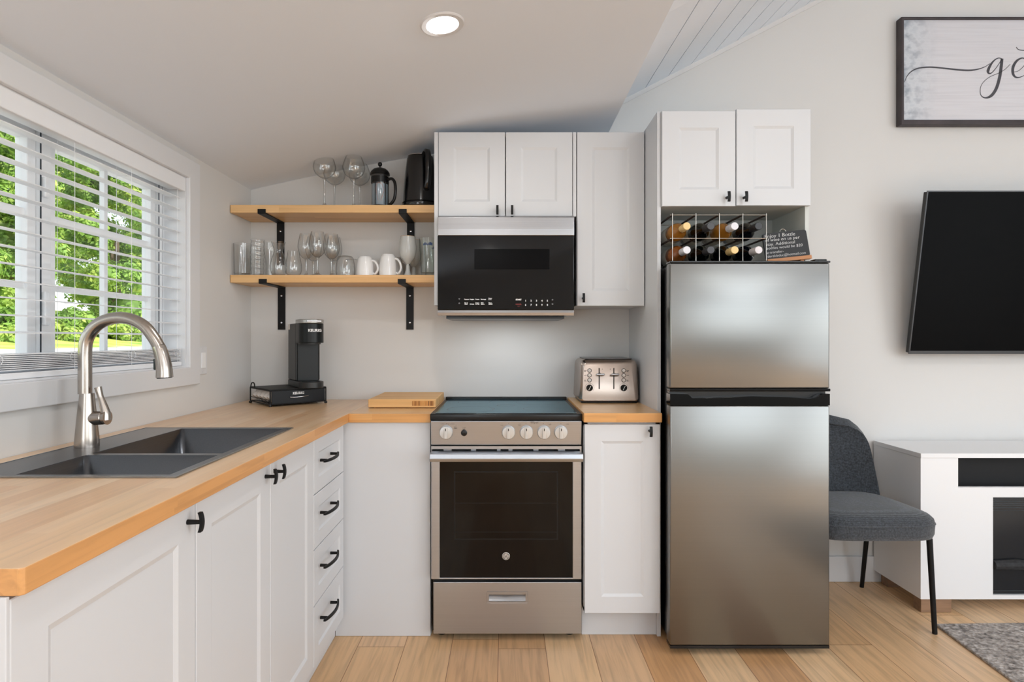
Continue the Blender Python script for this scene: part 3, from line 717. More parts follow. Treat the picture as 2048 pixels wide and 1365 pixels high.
mb.rings([[(x, 2.303, .9635), (x, 2.303, z), (x, 2.318, z), (x, 2.358, z-.01 if .7 < x < 1.2 else z), (x, 2.358, .9635)] for x, z in zip(xs_, zt_)])
mb.build('handle', BLKGL, d2, world=True, bevel=.0015, smooth=30)
MB().box(.635, 1.24, 2.330, 2.3605, .964, 1.0172).build('door_gap', FB, d2, world=True)
MB().box(.631, 1.243, 2.306, 2.358, .0285, .0395).build('bottom_trim', FB, d2, world=True)
mb = MB().box(1.195, 1.243, 2.322, 2.36, 1.5197, 1.529, r=.003); mb.build('hinge_cover', FB, fr, world=True)
for x in (.69, 1.19):
    for y in (2.40, 2.90): MB().lathe([(.018, .0005), (.02, .012), (.01, .016), (.01, .0285)], (x, y, 0), 16).build('foot', FB, fr, world=True)
# ------------------------------------------------------------------ wine rack, bottles, chalkboard on the fridge
WIRE = plain('wire_silver', (196,194,188), .3, .9)
rk = thing('wine_rack', 'silver wire wine rack standing on top of the fridge', 'rack', (.85, 2.49, 1.52))
RX0, RZ0, RS = .6616, 1.5265, .0932
for nm, y in (('front_grid', 2.385), ('rear_grid', 2.60)):
    mb = MB()
    for i in range(5): mb.tube([(RX0+RS*i, y, 1.5205), (RX0+RS*i, y, RZ0+2*RS+.006)], .0016, 8)
    for k in range(3): mb.tube([(RX0-.009, y+.003, RZ0+RS*k), (RX0+4*RS+.005, y+.003, RZ0+RS*k)], .0016, 8)
    mb.build(nm, WIRE, rk, world=True)
mb = MB()
LEATH = plain('dark_strap', (44,28,24), .6)
for i in range(5):
    for k in (1, 2): mb.tube([(RX0+RS*i, 2.388, RZ0+RS*k), (RX0+RS*i, 2.597, RZ0+RS*k)], .0042, 8)
mb.build('depth_bars', LEATH, rk, world=True)
mb = MB()
for i in range(5): mb.tube([(RX0+RS*i, 2.388, RZ0), (RX0+RS*i, 2.597, RZ0)], .0016, 8)
mb.build('depth_wires', WIRE, rk, world=True)
def glassy(name, c, rough=.06):
    m, nt, b = newmat(name); b.inputs['Base Color'].default_value = lin(c); b.inputs['Roughness'].default_value = rough
    b.inputs['Coat Weight'].default_value = .6; b.inputs['IOR'].default_value = 1.5; b.inputs['Transmission Weight'].default_value = .15
    return m
AMB = glassy('bottle_amber', (176,116,40)); DKB = glassy('bottle_dark', (8,12,12)); ROSE = glassy('bottle_rose', (150,86,38)); GRN = glassy('bottle_green_black', (10,14,22))
CAPM = {k: plain('cap_'+k, c, .4) for k, c in dict(cream=(236,204,140), charcoal=(62,62,66), white=(226,226,232), black=(38,38,42), blush=(224,218,222)).items()}
LBL = plain('label_paper', (216,212,200), .7)
def bottle(i, k, gm, cap, label):
    cx = RX0+RS*(i+.5)-.004; cz = RZ0+RS*k+.0395
    t = thing('wine_bottle', label, 'wine bottle', (cx, 2.335, cz), 0, 'wine bottles lying in the rack on the fridge')
    MB().lathe([(.0128, .052), (.0135, .078), (.018, .092), (.028, .108), (.0358, .126), (.0372, .145), (.0372, .292), (.034, .298), (.010, .296), (0, .29)], (0,0,0), 32, 'y').build('bottle', gm, t, smooth=50)
    MB().lathe([(.0135, 0), (.0148, .0015), (.0150, .013), (.0144, .0135), (.0144, .0148), (.0150, .0155), (.0147, .062)], (0,0,0), 28, 'y', cap=(True, False)).build('screw_cap', cap, t, smooth=35)
    MB().lathe([(.0376, .175), (.0376, .260)], (0,0,0), 32, 'y', cap=(False, False)).build('label', LBL, t, smooth=50)
spec = [(0,1,AMB,'cream','amber wine bottle with cream cap, top row, leftmost in the rack'),
        (1,1,DKB,'charcoal','dark wine bottle with charcoal cap in the top row of the rack, second from left'),
        (2,1,AMB,'white','amber wine bottle with white cap in the top row of the rack'),
        (3,1,GRN,'black','dark wine bottle with black cap, rightmost of the rack top row'),
        (0,0,ROSE,'white','rose amber wine bottle with white cap, bottom left of the rack'),
        (1,0,DKB,'charcoal','dark wine bottle with charcoal cap in the bottom row of the rack, second from left'),
        (2,0,DKB,'cream','dark wine bottle with cream gold cap in the bottom row of the rack'),
        (3,0,GRN,'blush','dark wine bottle with white cap, bottom right of the rack beside the chalkboard')]
for i, k, g, c, l in spec: bottle(i, k, g, CAPM[c], l)
cb = bpy.data.objects.new('chalkboard_sign', None); COL.objects.link(cb)
cb.location = (1.146, 2.43, 1.5215); cb.rotation_euler = (R(-7), 0, 0)
tag(cb, 'small black chalkboard with white handwriting leaning on the fridge top beside the wine rack', 'sign')
CHK = plain('chalkboard', (22,24,28), .55); CW = plain('chalk_white', (226,226,226), .8); EW = plain('easel_wood', (190,128,80), .5)
TL = Matrix.Rotation(R(-6), 4, 'Y')
def putc(o, M=TL): o.data.transform(M); return o
def rrect(x0, x1, z0, z1, r, n=5):
    out = []
    for cx, cz, st in ((x1-r, z1-r, 0), (x0+r, z1-r, 90), (x0+r, z0+r, 180), (x1-r, z0+r, 270)):
        for q in range(n+1): a = R(st+90*q/n); out.append((cx+r*math.cos(a), cz+r*math.sin(a)))
    return out
bd = putc(MB().prism(rrect(-.090, .090, .026, .136, .009), 'y', -.004, .004).build('board', CHK, cb))
putc(MB().box(-.090, .090, -.014, .006, .012, .027, r=.001).build('ledge', EW, cb))
for x in (-.052, .045): MB().box(x, x+.014, -.006, .02, .0012, .020, r=.001).build('foot', EW, cb)
mb = MB(); a = [(.0125*math.cos(q*PI/12), .006, .138+.0125*math.sin(q*PI/12)) for q in range(25)]; mb.tube(a, .0012, 6, cap=False); putc(mb.build('hanging_ring', WIRE, cb))
lines = ['Enjoy 1 Bottle', 'of wine on us per', 'stay. Additional', 'bottles would be $20', 'e-transfer-', 'derekleduc@hotmail.com']
for k, s in enumerate(lines):
    o = text(s, (.0205, .0185, .0180, .0160, .0150, .0150)[k], FR(-.084, -.0043, .1165-.0164*k+.001*(k % 2)), CW, bd, 'chalk_writing', bold=-.0002, shear=.12, scale_x=1.08 if k < 5 else 1.0)
    putc(o)

# ------------------------------------------------------------------ shelves and brackets
for nm, z, lab in (('wall_shelf', 1.806, 'upper bamboo wall shelf with the wine glasses and kettle'), ('wall_shelf', 1.481, 'lower bamboo wall shelf with the tumblers and mugs')):
    tag(MB().box(-1.280, -.3195, 2.785, 3.017, z, z+.036, r=.0012).build(nm, SHELFW, None), lab, 'shelf')
def bracket(x, z0, label):
    t = thing('shelf_bracket', label, 'bracket', (x, 3.0, z0), 0, 'black shelf brackets')
    w = .0185; mb = MB()
    mb.box(-w, w, -.2200, -.2155, -.0055, .0165, r=.0008); mb.box(-w, w, -.2195, .0185, -.0055, -.0005); mb.box(-w, w, .0145, .0185, -.215, -.0006)
    mb.build('bracket', BLACK, t)
    for zz in (-.045, -.18): MB().lathe([(.0045, .0143), (.0045, .0125), (.002, .0118)], (0, 0, zz), 12, 'y').build('screw', CHROME, t, smooth=40)
for x, z, l in ((-1.133, 1.806, 'black metal bracket under the upper shelf, left'), (-.479, 1.806, 'black metal bracket under the upper shelf, near the kettle'),
                (-1.128, 1.481, 'black metal bracket under the lower shelf, above the coffee maker'), (-.483, 1.481, 'black metal bracket under the lower shelf, right')):
    bracket(x, z, l)

# ------------------------------------------------------------------ drinkware
def vessel(outer, wall=.0011, base=.003):
    """closed thin glass profile from an outer silhouette (r, z) bottom to top"""
    inner = [(max(r-wall, .0004), z) for r, z in outer if z > outer[0][1]+base]
    if len(inner) < 2: inner = [(outer[-1][0]-wall, base+outer[0][1]), (outer[-1][0]-wall, outer[-1][1])]
    inner[0] = (inner[0][0], outer[0][1]+base)
    return [(0, outer[0][1])] + outer + inner[::-1] + [(0, outer[0][1]+base)]
def rsp(pts, n=5): return [(p.x, p.y) for p in spline([(a, b, 0) for a, b in pts], n)]
def stem_profile(h_stem, bowl, foot=.034, r=.0036, wall=.0009):
    out = [(0, 0), (foot, .0004), (foot, .0016), (foot*.55, .0042), (.0085, .010), (r+.0008, .022), (r, .05), (r, h_stem-.016), (r+.0016, h_stem-.007)]
    ob = rsp(bowl); return out + [(q, h_stem+z) for q, z in ob] + [(max(q-wall, .0003), h_stem+z) for q, z in ob[::-1] if z > .006] + [(0, h_stem+.0058)]
BIG = [(.005, 0), (.020, .006), (.042, .024), (.0515, .046), (.0520, .060), (.046, .083), (.0365, .107)]
MED = [(.005, 0), (.016, .006), (.031, .024), (.0385, .050), (.0385, .072), (.034, .098), (.0285, .122)]
STEMG = pane_mat('stem_glass', (.93,.935,.93,1), 2.2, .55, .20, .6, .05)
def one(name, label, cat, prof, loc, group, mat=GLASS, n=40, part=None, stem=0):
    t = thing(name, label, cat, loc, 0, group)
    MB().lathe(prof, (0,0,0), n).build(part or 'bowl', mat, t, smooth=50)
    if stem: MB().lathe([(.0335, .0017), (.0190, .0046), (.0088, .0105), (.0049, .022), (.0041, .05), (.0041, stem-.016), (.0058, stem-.006), (.0085, stem-.001)], n=20, cap=(False, False)).build('stem', STEMG, t, smooth=60)
    return t
ZU, ZL = 1.8423, 1.5173
def X(px, Y): return (px-1012)*Y/1200
g = 'large wine glasses on the upper shelf'
w1 = one('wine_glass', 'large clear wine glass on the upper shelf, front, farthest left', 'wine glass', stem_profile(.134, BIG, .037), (X(649, 2.835), 2.835, ZU), g, part='glass', stem=.134)
copy_thing(w1, (X(707.5, 2.845), 2.845, ZU), 0, 'large clear wine glass on the upper shelf, front, nearer the french press')
copy_thing(w1, (X(669, 2.955), 2.955, ZU), 0, 'large clear wine glass on the upper shelf, behind the front left one')
copy_thing(w1, (X(719, 2.965), 2.965, ZU), 0, 'large clear wine glass on the upper shelf, behind the front right one')
g = 'wine glasses on the lower shelf'
m1 = one('wine_glass', 'clear wine glass on the lower shelf, leftmost of its cluster', 'wine glass', stem_profile(.085, MED, .033), (X(612.5, 2.885), 2.885, ZL), g, part='glass', stem=.085)
copy_thing(m1, (X(635, 2.825), 2.825, ZL), 0, 'clear wine glass on the lower shelf, front middle of its cluster')
copy_thing(m1, (X(663, 2.89), 2.89, ZL), 0, 'clear wine glass on the lower shelf, right side of its cluster')
copy_thing(m1, (X(627, 2.968), 2.968, ZL), 0, 'clear wine glass on the lower shelf, behind the middle one')
copy_thing(m1, (X(668, 2.977), 2.977, ZL), 0, 'clear wine glass on the lower shelf, behind the right one')
g = 'clear drinking glasses on the left of the lower shelf'
HB = [(.0325, 0), (.034, .002), (.0395, .150)]
t1 = one('tumbler', 'straight clear highball glass at the far left end of the lower shelf', 'glass', vessel(HB, .0016, .010), (-1.2415, 2.825, ZL), g, part='glass')
t2 = copy_thing(t1, (-1.238, 2.93, ZL), 0, 'straight clear highball glass at the far left, behind the front one')
TH = [(.030+.0012*math.sin(z*300), z) for z in [i*.004 for i in range(44)]]
one('tumbler', 'tall rippled clear glass next to the leftmost highball glass', 'glass', vessel(TH, .0015, .008), (X(515, 2.84), 2.84, ZL), g, part='glass')
PL = rsp([(.024, 0), (.0225, .01), (.0215, .05), (.025, .09), (.0305, .13), (.030, .155), (.0285, .172)])
one('tumbler', 'slender wavy clear pilsner glass behind the tulip glass', 'glass', vessel(PL, .0014, .010), (X(541, 2.90), 2.90, ZL), g, part='glass')
TU = rsp([(.022, 0), (.033, .012), (.0375, .04), (.033, .075), (.0225, .105), (.0205, .118), (.026, .140), (.033, .160)])
one('tumbler', 'clear hourglass shaped glass with flared rim in front of the bracket', 'glass', vessel(TU, .0013, .006), (X(557, 2.83), 2.83, ZL), g, part='glass')
ST = rsp([(.020, 0), (.033, .010), (.038, .035), (.035, .065), (.029, .095), (.0255, .118)])
one('stemless_glass', 'round bottomed clear stemless glass left of the wine glasses', 'glass', vessel(ST, .0011, .004), (X(587, 2.83), 2.83, ZL), g, part='glass')
g = 'upturned clear tumblers'
UP = rsp([(.0325, 0), (.0425, .003), (.0455, .020), (.0440, .048), (.0385, .078), (.030, .092), (.006, .0955)])
prof = UP + [(max(r-.0022, .0004), z-.0028 if z > .02 else z+.001) for r, z in UP[::-1]]
u1_ = one('tumbler', 'clear stemless tumbler upside down beside the white mugs, in front', 'glass', [(.0435, 0)]+[(r, z) for r, z in UP if r > .006 and z > .004]+[(.004, .0955), (0, .0955)][:1]+[(0, .0955)], (X(691, 2.835), 2.835, ZL), g, part='glass')
copy_thing(u1_, (X(704, 2.955), 2.955, ZL), 0, 'clear stemless tumbler upside down, behind the front one')
for o in list(bpy.data.objects):
    if o.name.startswith('glass') and o.parent is u1_:
        md = o.modifiers.new('s', 'SOLIDIFY'); md.thickness = .002; md.offset = -1
MUGM = plain('white_ceramic', (232,232,232), .18, coat=.4)
g = 'white mugs upside down on the lower shelf'
def mug(px, Y, h, label, rx=.041):
    t = thing('mug', label, 'mug', (X(px, Y), Y, ZL), 0, g)
    MB().lathe([(rx-.003, .002), (rx, 0), (rx+.0005, .012), (rx-.001, h*.5), (rx-.006, h*.85), (rx-.0105, h-.004), (rx-.014, h), (rx-.017, h-.002), (0, h-.002), (0, h-.006), (rx-.016, h-.008), (rx-.009, h*.8), (rx-.004, h*.4)], n=44, cap=(False, False)).build('body', MUGM, t, smooth=45)
    a = [(rx-.007, -.006, h*.80), (rx+.008, -.010, h*.74), (rx+.021, -.014, h*.52), (rx+.022, -.014, h*.28), (rx+.010, -.010, h*.10), (rx-.002, -.006, h*.14)]
    MB().tube(spline(a, 6), .0052, 12).build('handle', MUGM, t, smooth=60)
    return t
m_a = mug(730, 2.835, .090, 'white mug upside down, left of the two in front')
m_b = mug(776, 2.835, .101, 'taller white mug upside down, right of the two in front')
copy_thing(m_a, (X(745, 2.955), 2.955, ZL), R(20), 'white mug standing behind the left front mug')
copy_thing(m_b, (X(790, 2.955), 2.955, ZL), R(20), 'white mug standing behind the right front mug')
FROST = plain('frosted_grey_glass', (190,192,190), .25, coat=.3); GOLD = plain('gold_rim', (212,160,90), .3, .8)
g = 'frosted grey goblets'
fb = rsp([(.006, .055), (.018, .066), (.034, .090), (.0405, .122), (.0395, .152), (.0345, .186)])
gp = [(0, 0), (.020, .0005), (.0205, .003), (.014, .012), (.0095, .030), (.009, .045)] + fb + [(r-.0015, z) for r, z in fb[::-1] if z > .07] + [(0, .07)]
gq = one('goblet', 'frosted grey stemmed goblet with a thin gold rim on the lower shelf', 'goblet', gp, (X(815.5, 2.84), 2.84, ZL), g, FROST, part='bowl')
MB().lathe([(.0330, .1855), (.0330, .1868), (.0348, .1868), (.0350, .1855)], n=40, cap=(False, False)).build('gold_rim', GOLD, gq)
copy_thing(gq, (X(827, 2.945), 2.945, ZL), 0, 'frosted grey goblet standing behind the front goblet')
PT = [(.0295, 0), (.0305, .002), (.0355, .10), (.040, .118), (.0425, .175)]
GG = pane_mat('greenish_glass', (.965,.982,.974,1), 3.2, .45, .06, .6, .04)
pg = one('beer_glass', 'clear ribbed beer glass with small blue print at the right end of the lower shelf', 'glass', vessel(PT, .0018, .014), (X(856, 2.83), 2.83, ZL), 'ribbed beer glasses', GG, 20, part='glass')
BLUE = plain('print_blue', (40,70,120), .5)
mb = MB()
for k in range(7):
    a = R(-112+9*k); w = .0022; z = .138+.0008*(k % 3); h = .008 + .002*((k*5) % 3)
    if k > 4: w = .0030; h = .013
    c, s_ = math.cos(a), math.sin(a); r = .0415; tx, ty = -s_, c
    q = [(r*c-tx*w, r*s_-ty*w), (r*c+tx*w, r*s_+ty*w)]; q2 = [(p[0]*1.008, p[1]*1.008) for p in q]
    mb.prism([q[0], q[1], q2[1], q2[0]], 'z', z, z+h)
mb.build('print', BLUE, pg)
copy_thing(pg, (-.3640, 2.955, ZL), R(30), 'clear ribbed beer glass behind the one with blue print')

# french press and kettle on the upper shelf
fpn = thing('french_press', 'glass french press with black frame, domed lid and knob on the upper shelf', 'french press', (X(760, 2.86), 2.86, ZU))
MB().lathe(vessel([(.038, .006), (.040, .008), (.040, .160)], .0016, .003), n=40).build('beaker', GLASS, fpn, smooth=50)
MB().lathe([(.0, .0105), (.0372, .0105), (.0372, .112), (.0, .112)], n=32).build('inner_print', plain('press_label_blue', (150,168,182), .6), fpn, smooth=40)
mb = MB(); mb.lathe([(.0408, .118), (.0425, .118), (.0425, .147), (.0408, .147)], n=40, cap=(False, False)); mb.lathe([(.0408, .0), (.0425, .0), (.0425, .010), (.0408, .010)], n=40, cap=(False, False))
for a in (30, 150, 250, 320): c, s_ = math.cos(R(a)), math.sin(R(a)); mb.tube([(c*.0418, s_*.0418, .005), (c*.0418, s_*.0418, .12)], .0022, 8)
mb.build('frame', BLKPL, fpn, smooth=40)
ld = MB().lathe([(.040, .156), (.047, .158), (.0465, .166), (.040, .177), (.030, .186), (.016, .191), (0, .192)], n=40, cap=(True, True)).build('lid', BLKPL, fpn, smooth=50)
MB().lathe([(.0035, .190), (.0035, .200), (.0075, .2015), (.0105, .208), (.0095, .2155), (.005, .220), (0, .2212)], n=24).build('knob', BLKPL, ld, smooth=60)
MB().tube(spline([(.040, -.012, .134), (.060, -.018, .136), (.074, -.022, .118), (.078, -.024, .080), (.072, -.022, .040), (.056, -.017, .018), (.042, -.012, .014)], 6), [.007]*37, 12).build('handle', BLKPL, fpn, smooth=60)
COP = plain('copper_line', (190,130,110), .4)
mb = MB(); mb.tube(spline([(-.006, -.0415, .108), (-.010, -.0412, .085), (-.006, -.0416, .055), (.0, -.0418, .03)], 5), .0007, 5); mb.tube(spline([(.016, -.0388, .108), (.026, -.033, .080), (.020, -.037, .055), (.010, -.0408, .03)], 5), .0007, 5)
mb.tube(spline([(-.006, -.0415, .108), (.005, -.042, .112), (.016, -.0388, .108)], 5), .0007, 5)
mb.build('wire_heart', COP, fpn)
kt = thing('kettle', 'glossy black electric kettle at the right end of the upper shelf', 'kettle', (-.412, 2.885, ZU), R(-62))
KB = plain('kettle_black', (9,10,12), .16, coat=.3)
MB().lathe([(.0, .0), (.083, .0), (.086, .004), (.086, .022), (.083, .025), (.0825, .034), (.079, .10), (.073, .17), (.067, .215), (.064, .240), (.060, .248), (0, .250)], n=56).build('body', KB, kt, smooth=40)
k = MB().lathe([(.0835, .0255), (.0858, .0265), (.0858, .0285), (.0835, .0295)], n=56, cap=(False, False)).build('trim_ring', BLKGL, kt)
ld = MB().lathe([(.0, .2505), (.058, .2505), (.058, .254), (.050, .259), (0, .261)], n=48).build('lid', KB, kt, smooth=40)
MB().lathe([(.0585, .2505), (.0605, .2505), (.0605, .2535), (.0585, .2535)], n=48, cap=(False, False)).build('rim', CHROME, ld)
hp = spline([(.052, 0, .247), (.080, 0, .258), (.104, 0, .245), (.112, 0, .200), (.110, 0, .150), (.103, 0, .105), (.090, 0, .088), (.078, 0, .085)], 6)
mb = MB(); out = []
for i, p in enumerate(hp):
    t = (hp[min(i+1, len(hp)-1)]-hp[max(i-1, 0)]).normalized(); nr = Vector((-t.z, 0, t.x))*.010; w = .0145
    out.append([p+nr*1+Vector((0, -w*.6, 0)), p+nr*1+Vector((0, w*.6, 0)), p+Vector((0, w, 0)), p-nr+Vector((0, w*.6, 0)), p-nr+Vector((0, -w*.6, 0)), p+Vector((0, -w, 0))])
mb.rings(out); mb.build('handle', KB, kt, smooth=60)
mb = MB().prism([(-.062, -.018), (-.083, -.006), (-.083, .006), (-.062, .018)], 'z', .205, .247); mb.build('spout', KB, kt, bevel=.004)

# ------------------------------------------------------------------ coffee pod drawer, pods and coffee maker
ZC = .9153
th = R(42); c0 = Vector((-1.050, 2.672, ZC))                # nearest corner; width runs right and away
DW, DD, DH = .262, .250, .078
pd = thing('pod_drawer', 'black wire coffee pod drawer in the counter corner', 'pod drawer', tuple(c0), th)
top = MB().box(-.002, DW+.002, -.002, DD+.002, .0735, .078, r=.001).build('top_panel', BLACK, pd)
mb = MB(); rr_ = .0028
for z in (.010, .0715):
    mb.tube([(0,0,z), (DW,0,z)], rr_, 8); mb.tube([(0,DD,z), (DW,DD,z)], rr_, 8); mb.tube([(0,0,z), (0,DD,z)], rr_, 8); mb.tube([(DW,0,z), (DW,DD,z)], rr_, 8)
for x, y in ((0,0), (DW,0), (0,DD), (DW,DD)): mb.tube([(x,y,.004), (x,y,.074)], rr_+.0005, 8)
mb.tube([(0, .004, .030), (0, DD-.004, .030)], .0016, 8)
for y in (.16, .19): pass
mb.tube(spline([(0, DD-.06, .0735), (0, DD-.05, .094), (0, DD-.03, .098), (0, DD-.012, .090), (0, DD-.004, .0735)], 5), .0028, 8)
mb.build('wire_frame', BLACK, pd, smooth=50)
for x, y in ((0,0), (DW,0), (0,DD), (DW,DD)): MB().lathe([(.0055, 0), (.0075, .004), (.0055, .009)], (x, y, 0), 14).build('foot', BLKPL, pd, smooth=50)
dwr = MB().box(.006, DW-.006, -.004, .004, .012, .070, r=.001).build('drawer_front', plain('drawer_black', (12,14,18), .4, spec=.25), pd)
mb = MB().box(.006, DW-.006, .004, DD-.02, .0125, .0145); mb.build('tray', BLACK, pd)
mb = MB(); mb.tube(spline([(.086, -.010, .040), (.105, -.013, .0385), (.145, -.0135, .040), (.172, -.010, .0425)], 5), .0022, 8)
mb.tube([(.090, -.004, .040), (.090, -.011, .040)], .002, 6); mb.tube([(.168, -.004, .0425), (.168, -.011, .0425)], .002, 6); mb.build('handle', CHROME, dwr, smooth=50)
text('KEURIG', .0155, FR(.101, -.0042, .0505), WHT, dwr, 'lettering', bold=.0006)
PODW = plain('pod_white', (226,220,214), .5); PODF = plain('pod_foil', (150,96,56), .35, .3)
pod0 = thing('coffee_pod', 'white coffee pod with brown lid in the side row of the pod drawer', 'coffee pod', (0,0,0), th, 'coffee pods in the wire drawer')
MB().lathe([(.0165, 0), (.0205, .030), (.0235, .036)], (0,0,0), 24).build('cup', PODW, pod0, smooth=40)
MB().lathe([(.0235, .0362), (.0240, .038), (.0, .0385)], (0,0,0), 24).build('foil_lid', PODF, pod0)
# the pods lie on their sides along the open left side of the drawer
Mr = Matrix.Rotation(R(50), 4, 'Y')
for ch in [c for c in bpy.data.objects if c.parent is pod0]: ch.data.transform(Mr)
Mz = Matrix.Rotation(th, 4, 'Z')
names = ['nearest the drawer front', 'second from the drawer front', 'third from the drawer front', 'fourth from the drawer front', 'at the wall end of the row']
for k in range(5):
    p = c0 + (Mz @ Vector((.008, .030+.0455*k, .030)))
    o = pod0 if k == 0 else copy_thing(pod0, tuple(p))
    if k == 0: o.location = p
    o['label'] = 'white coffee pod with brown lid, %s' % names[k]
km = thing('coffee_maker', 'slim black single-cup coffee maker standing on the pod drawer', 'coffee maker', (-.944, 2.842, ZC+DH+.0008), R(32))
KBM = plain('coffee_maker_charcoal', (32,33,33), .42); KBF = plain('coffee_maker_black', (11,15,16), .35, spec=.3)
def pill(w, y0, y1, z, n=14):
    # outline: flat at the back, rounded at the front (-y)
    out = [(w, y1, z), (-w, y1, z)]
    for k in range(n+1): a = PI + PI*k/n; out.append((w*math.cos(a), y0+w+w*math.sin(a)*1.0, z))
    return out
w_ = .056
MB().rings([pill(w_, -.135, .135, z) for z in (0, .004, .024, .028)]).build('base', KBM, km, bevel=.002, smooth=35)
MB().rings([[(w_, .135, z), (-w_, .135, z), (-w_, -.022, z), (w_, -.022, z)] for z in (.0285, .298)]).build('tank', KBM, km, bevel=.006)
hd = MB().rings([pill(w_, -.135, -.0225, z) for z in (.207, .212, .296)]).build('brew_head', KBF, km, bevel=.002, smooth=35)
MB().rings([pill(.048, -.11, -.0225, z) for z in (.200, .2068)]).build('nozzle', KBM, hd, smooth=35)
MB().rings([pill(w_+.001, -.137, -.0225, z) for z in (.2965, .315)]).build('lid', plain('lid_silver', (176,176,174), .3, .7), km, bevel=.003, smooth=35)
MB().box(-.032, .032, -.1395, -.134, .303, .310, r=.001).build('lid_latch', CHROME, km)
MB().rings([[(.050, -.0225, z), (-.050, -.0225, z), (-.046, -.026, z), (.046, -.026, z)] for z in (.030, .205)]).build('cup_recess', KBF, km)
MB().lathe([(.040, .0285), (.040, .030), (0, .030)], (0, -.078, 0), 28).build('drip_tray', KBF, km)
MB().box(-.0566, -.054, .095, .128, .270, .296, r=.001).build('sticker', PODW, km)
text('KEURIG', .0175, FR(-.027, -.1362, .258) , WHT, hd, 'lettering', bold=.0006)

# ------------------------------------------------------------------ cutting board
cbd = thing('cutting_board', 'thick bamboo cutting board on the counter left of the range', 'cutting board', (-.457, 2.80, ZC))
MB().box(-.6056, -.3085, 2.635, 2.985, .9175, .9545, r=.003).build('board', BOARDW, cbd, world=True)
MB().box(-.412, -.318, 2.6338, 2.6362, .9255, .9465, r=.0004).build('end_grain_inlay', wood('end_grain_stripes', 'x', .05, .0035, [(96,52,18), (214,150,78), (140,84,34), (226,170,96)], .5, grain=.1), cbd, world=True)
mb = MB()
for x in (-.59, -.325):
    for y in (2.65, 2.96): mb.box(x-.008, x+.008, y-.008, y+.008, .9156, .9176)
mb.build('foot', BLKPL, cbd, world=True)

# ------------------------------------------------------------------ toaster
TS = steel('toaster_steel', (186,172,162), .26, 'x', strength=.03)
tx, ty, tz0 = .4725, 2.74, .9253
ts = thing('toaster', 'four slice brushed steel toaster on the small counter', 'toaster', (tx, 2.87, tz0))
def srect(w, z0, z1, y, r=.030, tap=0.0):
    out = []
    for cx, cz, st, rr in ((w-tap-r, z1-r, 0, r), (-w+tap+r, z1-r, 90, r), (-w+r*.8, z0+r*.6, 180, r*.6), (w-r*.8, z0+r*.6, 270, r*.6)):
        for q in range(7): a = R(st+15*q); out.append((cx+tx+rr*math.cos(a), y, cz+rr*math.sin(a)))
    return out
w_ = .143
mb = MB(); mb.rings([srect(.128, .9375, 1.105, ty, .018, .012), srect(.133, .9345, 1.110, ty+.0035, .020, .012), srect(.141, .9335, 1.121, ty+.013, .026, .012), srect(w_, .9325, 1.126, ty+.03, .028, .012), srect(w_, .9325, 1.126, 2.978, .028, .012), srect(.133, .935, 1.116, 2.996, .02, .012)])
tb = mb.build('housing', TS, ts, world=True, smooth=35)
MB().box(tx-.128, tx+.128, ty+.012, 2.98, .9262, .9330, r=.002).build('base', BLKPL, ts, world=True)
mb = MB()
for k in range(2):
    for s in (-1, 1): mb.box(tx+s*.060-.048, tx+s*.060+.048, ty+.06+.09*k, ty+.085+.09*k, 1.1262, 1.1278, r=.0006)
mb.build('bread_slot', BLACK, tb, world=True)
MB().box(tx-.108, tx+.108, ty+.025, 2.985, 1.1263, 1.1306, r=.002).build('top_plate', plain('toaster_top', (120,122,124), .25, .9), tb, world=True)
KT = 2.738/1200
def tp(x, y): return (x-1012)*KT, 1.22-(y-678)*KT
def t8(cx, cy): return tp(1120+cx/8.53, 700+cy/8.53)
mb = MB()
for cx in (670, 920): a, b_ = t8(cx, 312), t8(cx, 672); mb.box(a[0]-.0026, a[0]+.0026, ty-.0008, ty+.002, b_[1], a[1], r=.001)
mb.build('lever_slot', BLACK, tb, world=True)
for cx in (682, 930):
    a = t8(cx, 420); MB().box(a[0]-.0185, a[0]+.0185, ty-.022, ty-.010, a[1]-.0045, a[1]+.0045, r=.003, seg=3).build('lever', STEELR, tb, world=True, smooth=40)
    q = MB().box(a[0]-.008, a[0]+.002, ty-.0105, ty+.001, a[1]-.002, a[1]+.006); q.build('lever_stem', BLKPL, tb, world=True)
BTN = plain('button_white', (226,222,216), .4)
for cx in (504, 1088):
    for cy in (355, 438, 520):
        a = t8(cx, cy)
        r_ = MB().lathe([(.0098, .001), (.0098, -.0012), (.0074, -.0012)], (a[0], ty, a[1]), 26, 'y', cap=(False, False)).build('button_ring', DK, tb, world=True)
        MB().lathe([(.0073, .001), (.0073, -.0024), (.0060, -.0032)], (a[0], ty, a[1]), 26, 'y').build('button', BTN, tb, world=True, smooth=40)
    a = t8(cx, 650)
    kb = MB().lathe([(.0148, 0), (.0150, -.008), (.0135, -.0115)], (a[0], ty+.0005, a[1]), 30, 'y').build('dial', BLKGL, tb, world=True, smooth=35)
    q = MB().box(a[0]-.0012, a[0]+.0012, ty-.0122, ty-.011, a[1]-.011, a[1]+.011, rot=((a[0], ty, a[1]), Matrix.Rotation(R(28), 3, 'Y'))); q.build('pointer', CHROME, kb, world=True)
    mb = MB(); mb.tube([(a[0]+.0205*math.cos(R(-40+260*k/24)), ty-.0004, a[1]+.0205*math.sin(R(-40+260*k/24))) for k in range(25)], .0004, 4); mb.build('dial_scale', DK, tb, world=True)
it = []
for cx, side_ in ((412, 0), (1134, 1)):
    for cy, s in ((362, 'frozen\nwaffle' if 0 else 'frozen\nbagel'), (444, 'cancel'), (528, 'keep\nwarm')):
        a = t8(cx, cy); it.append((s, .0044, FR(a[0], ty-.0003, a[1]+.001), dict(bold=.0001)))
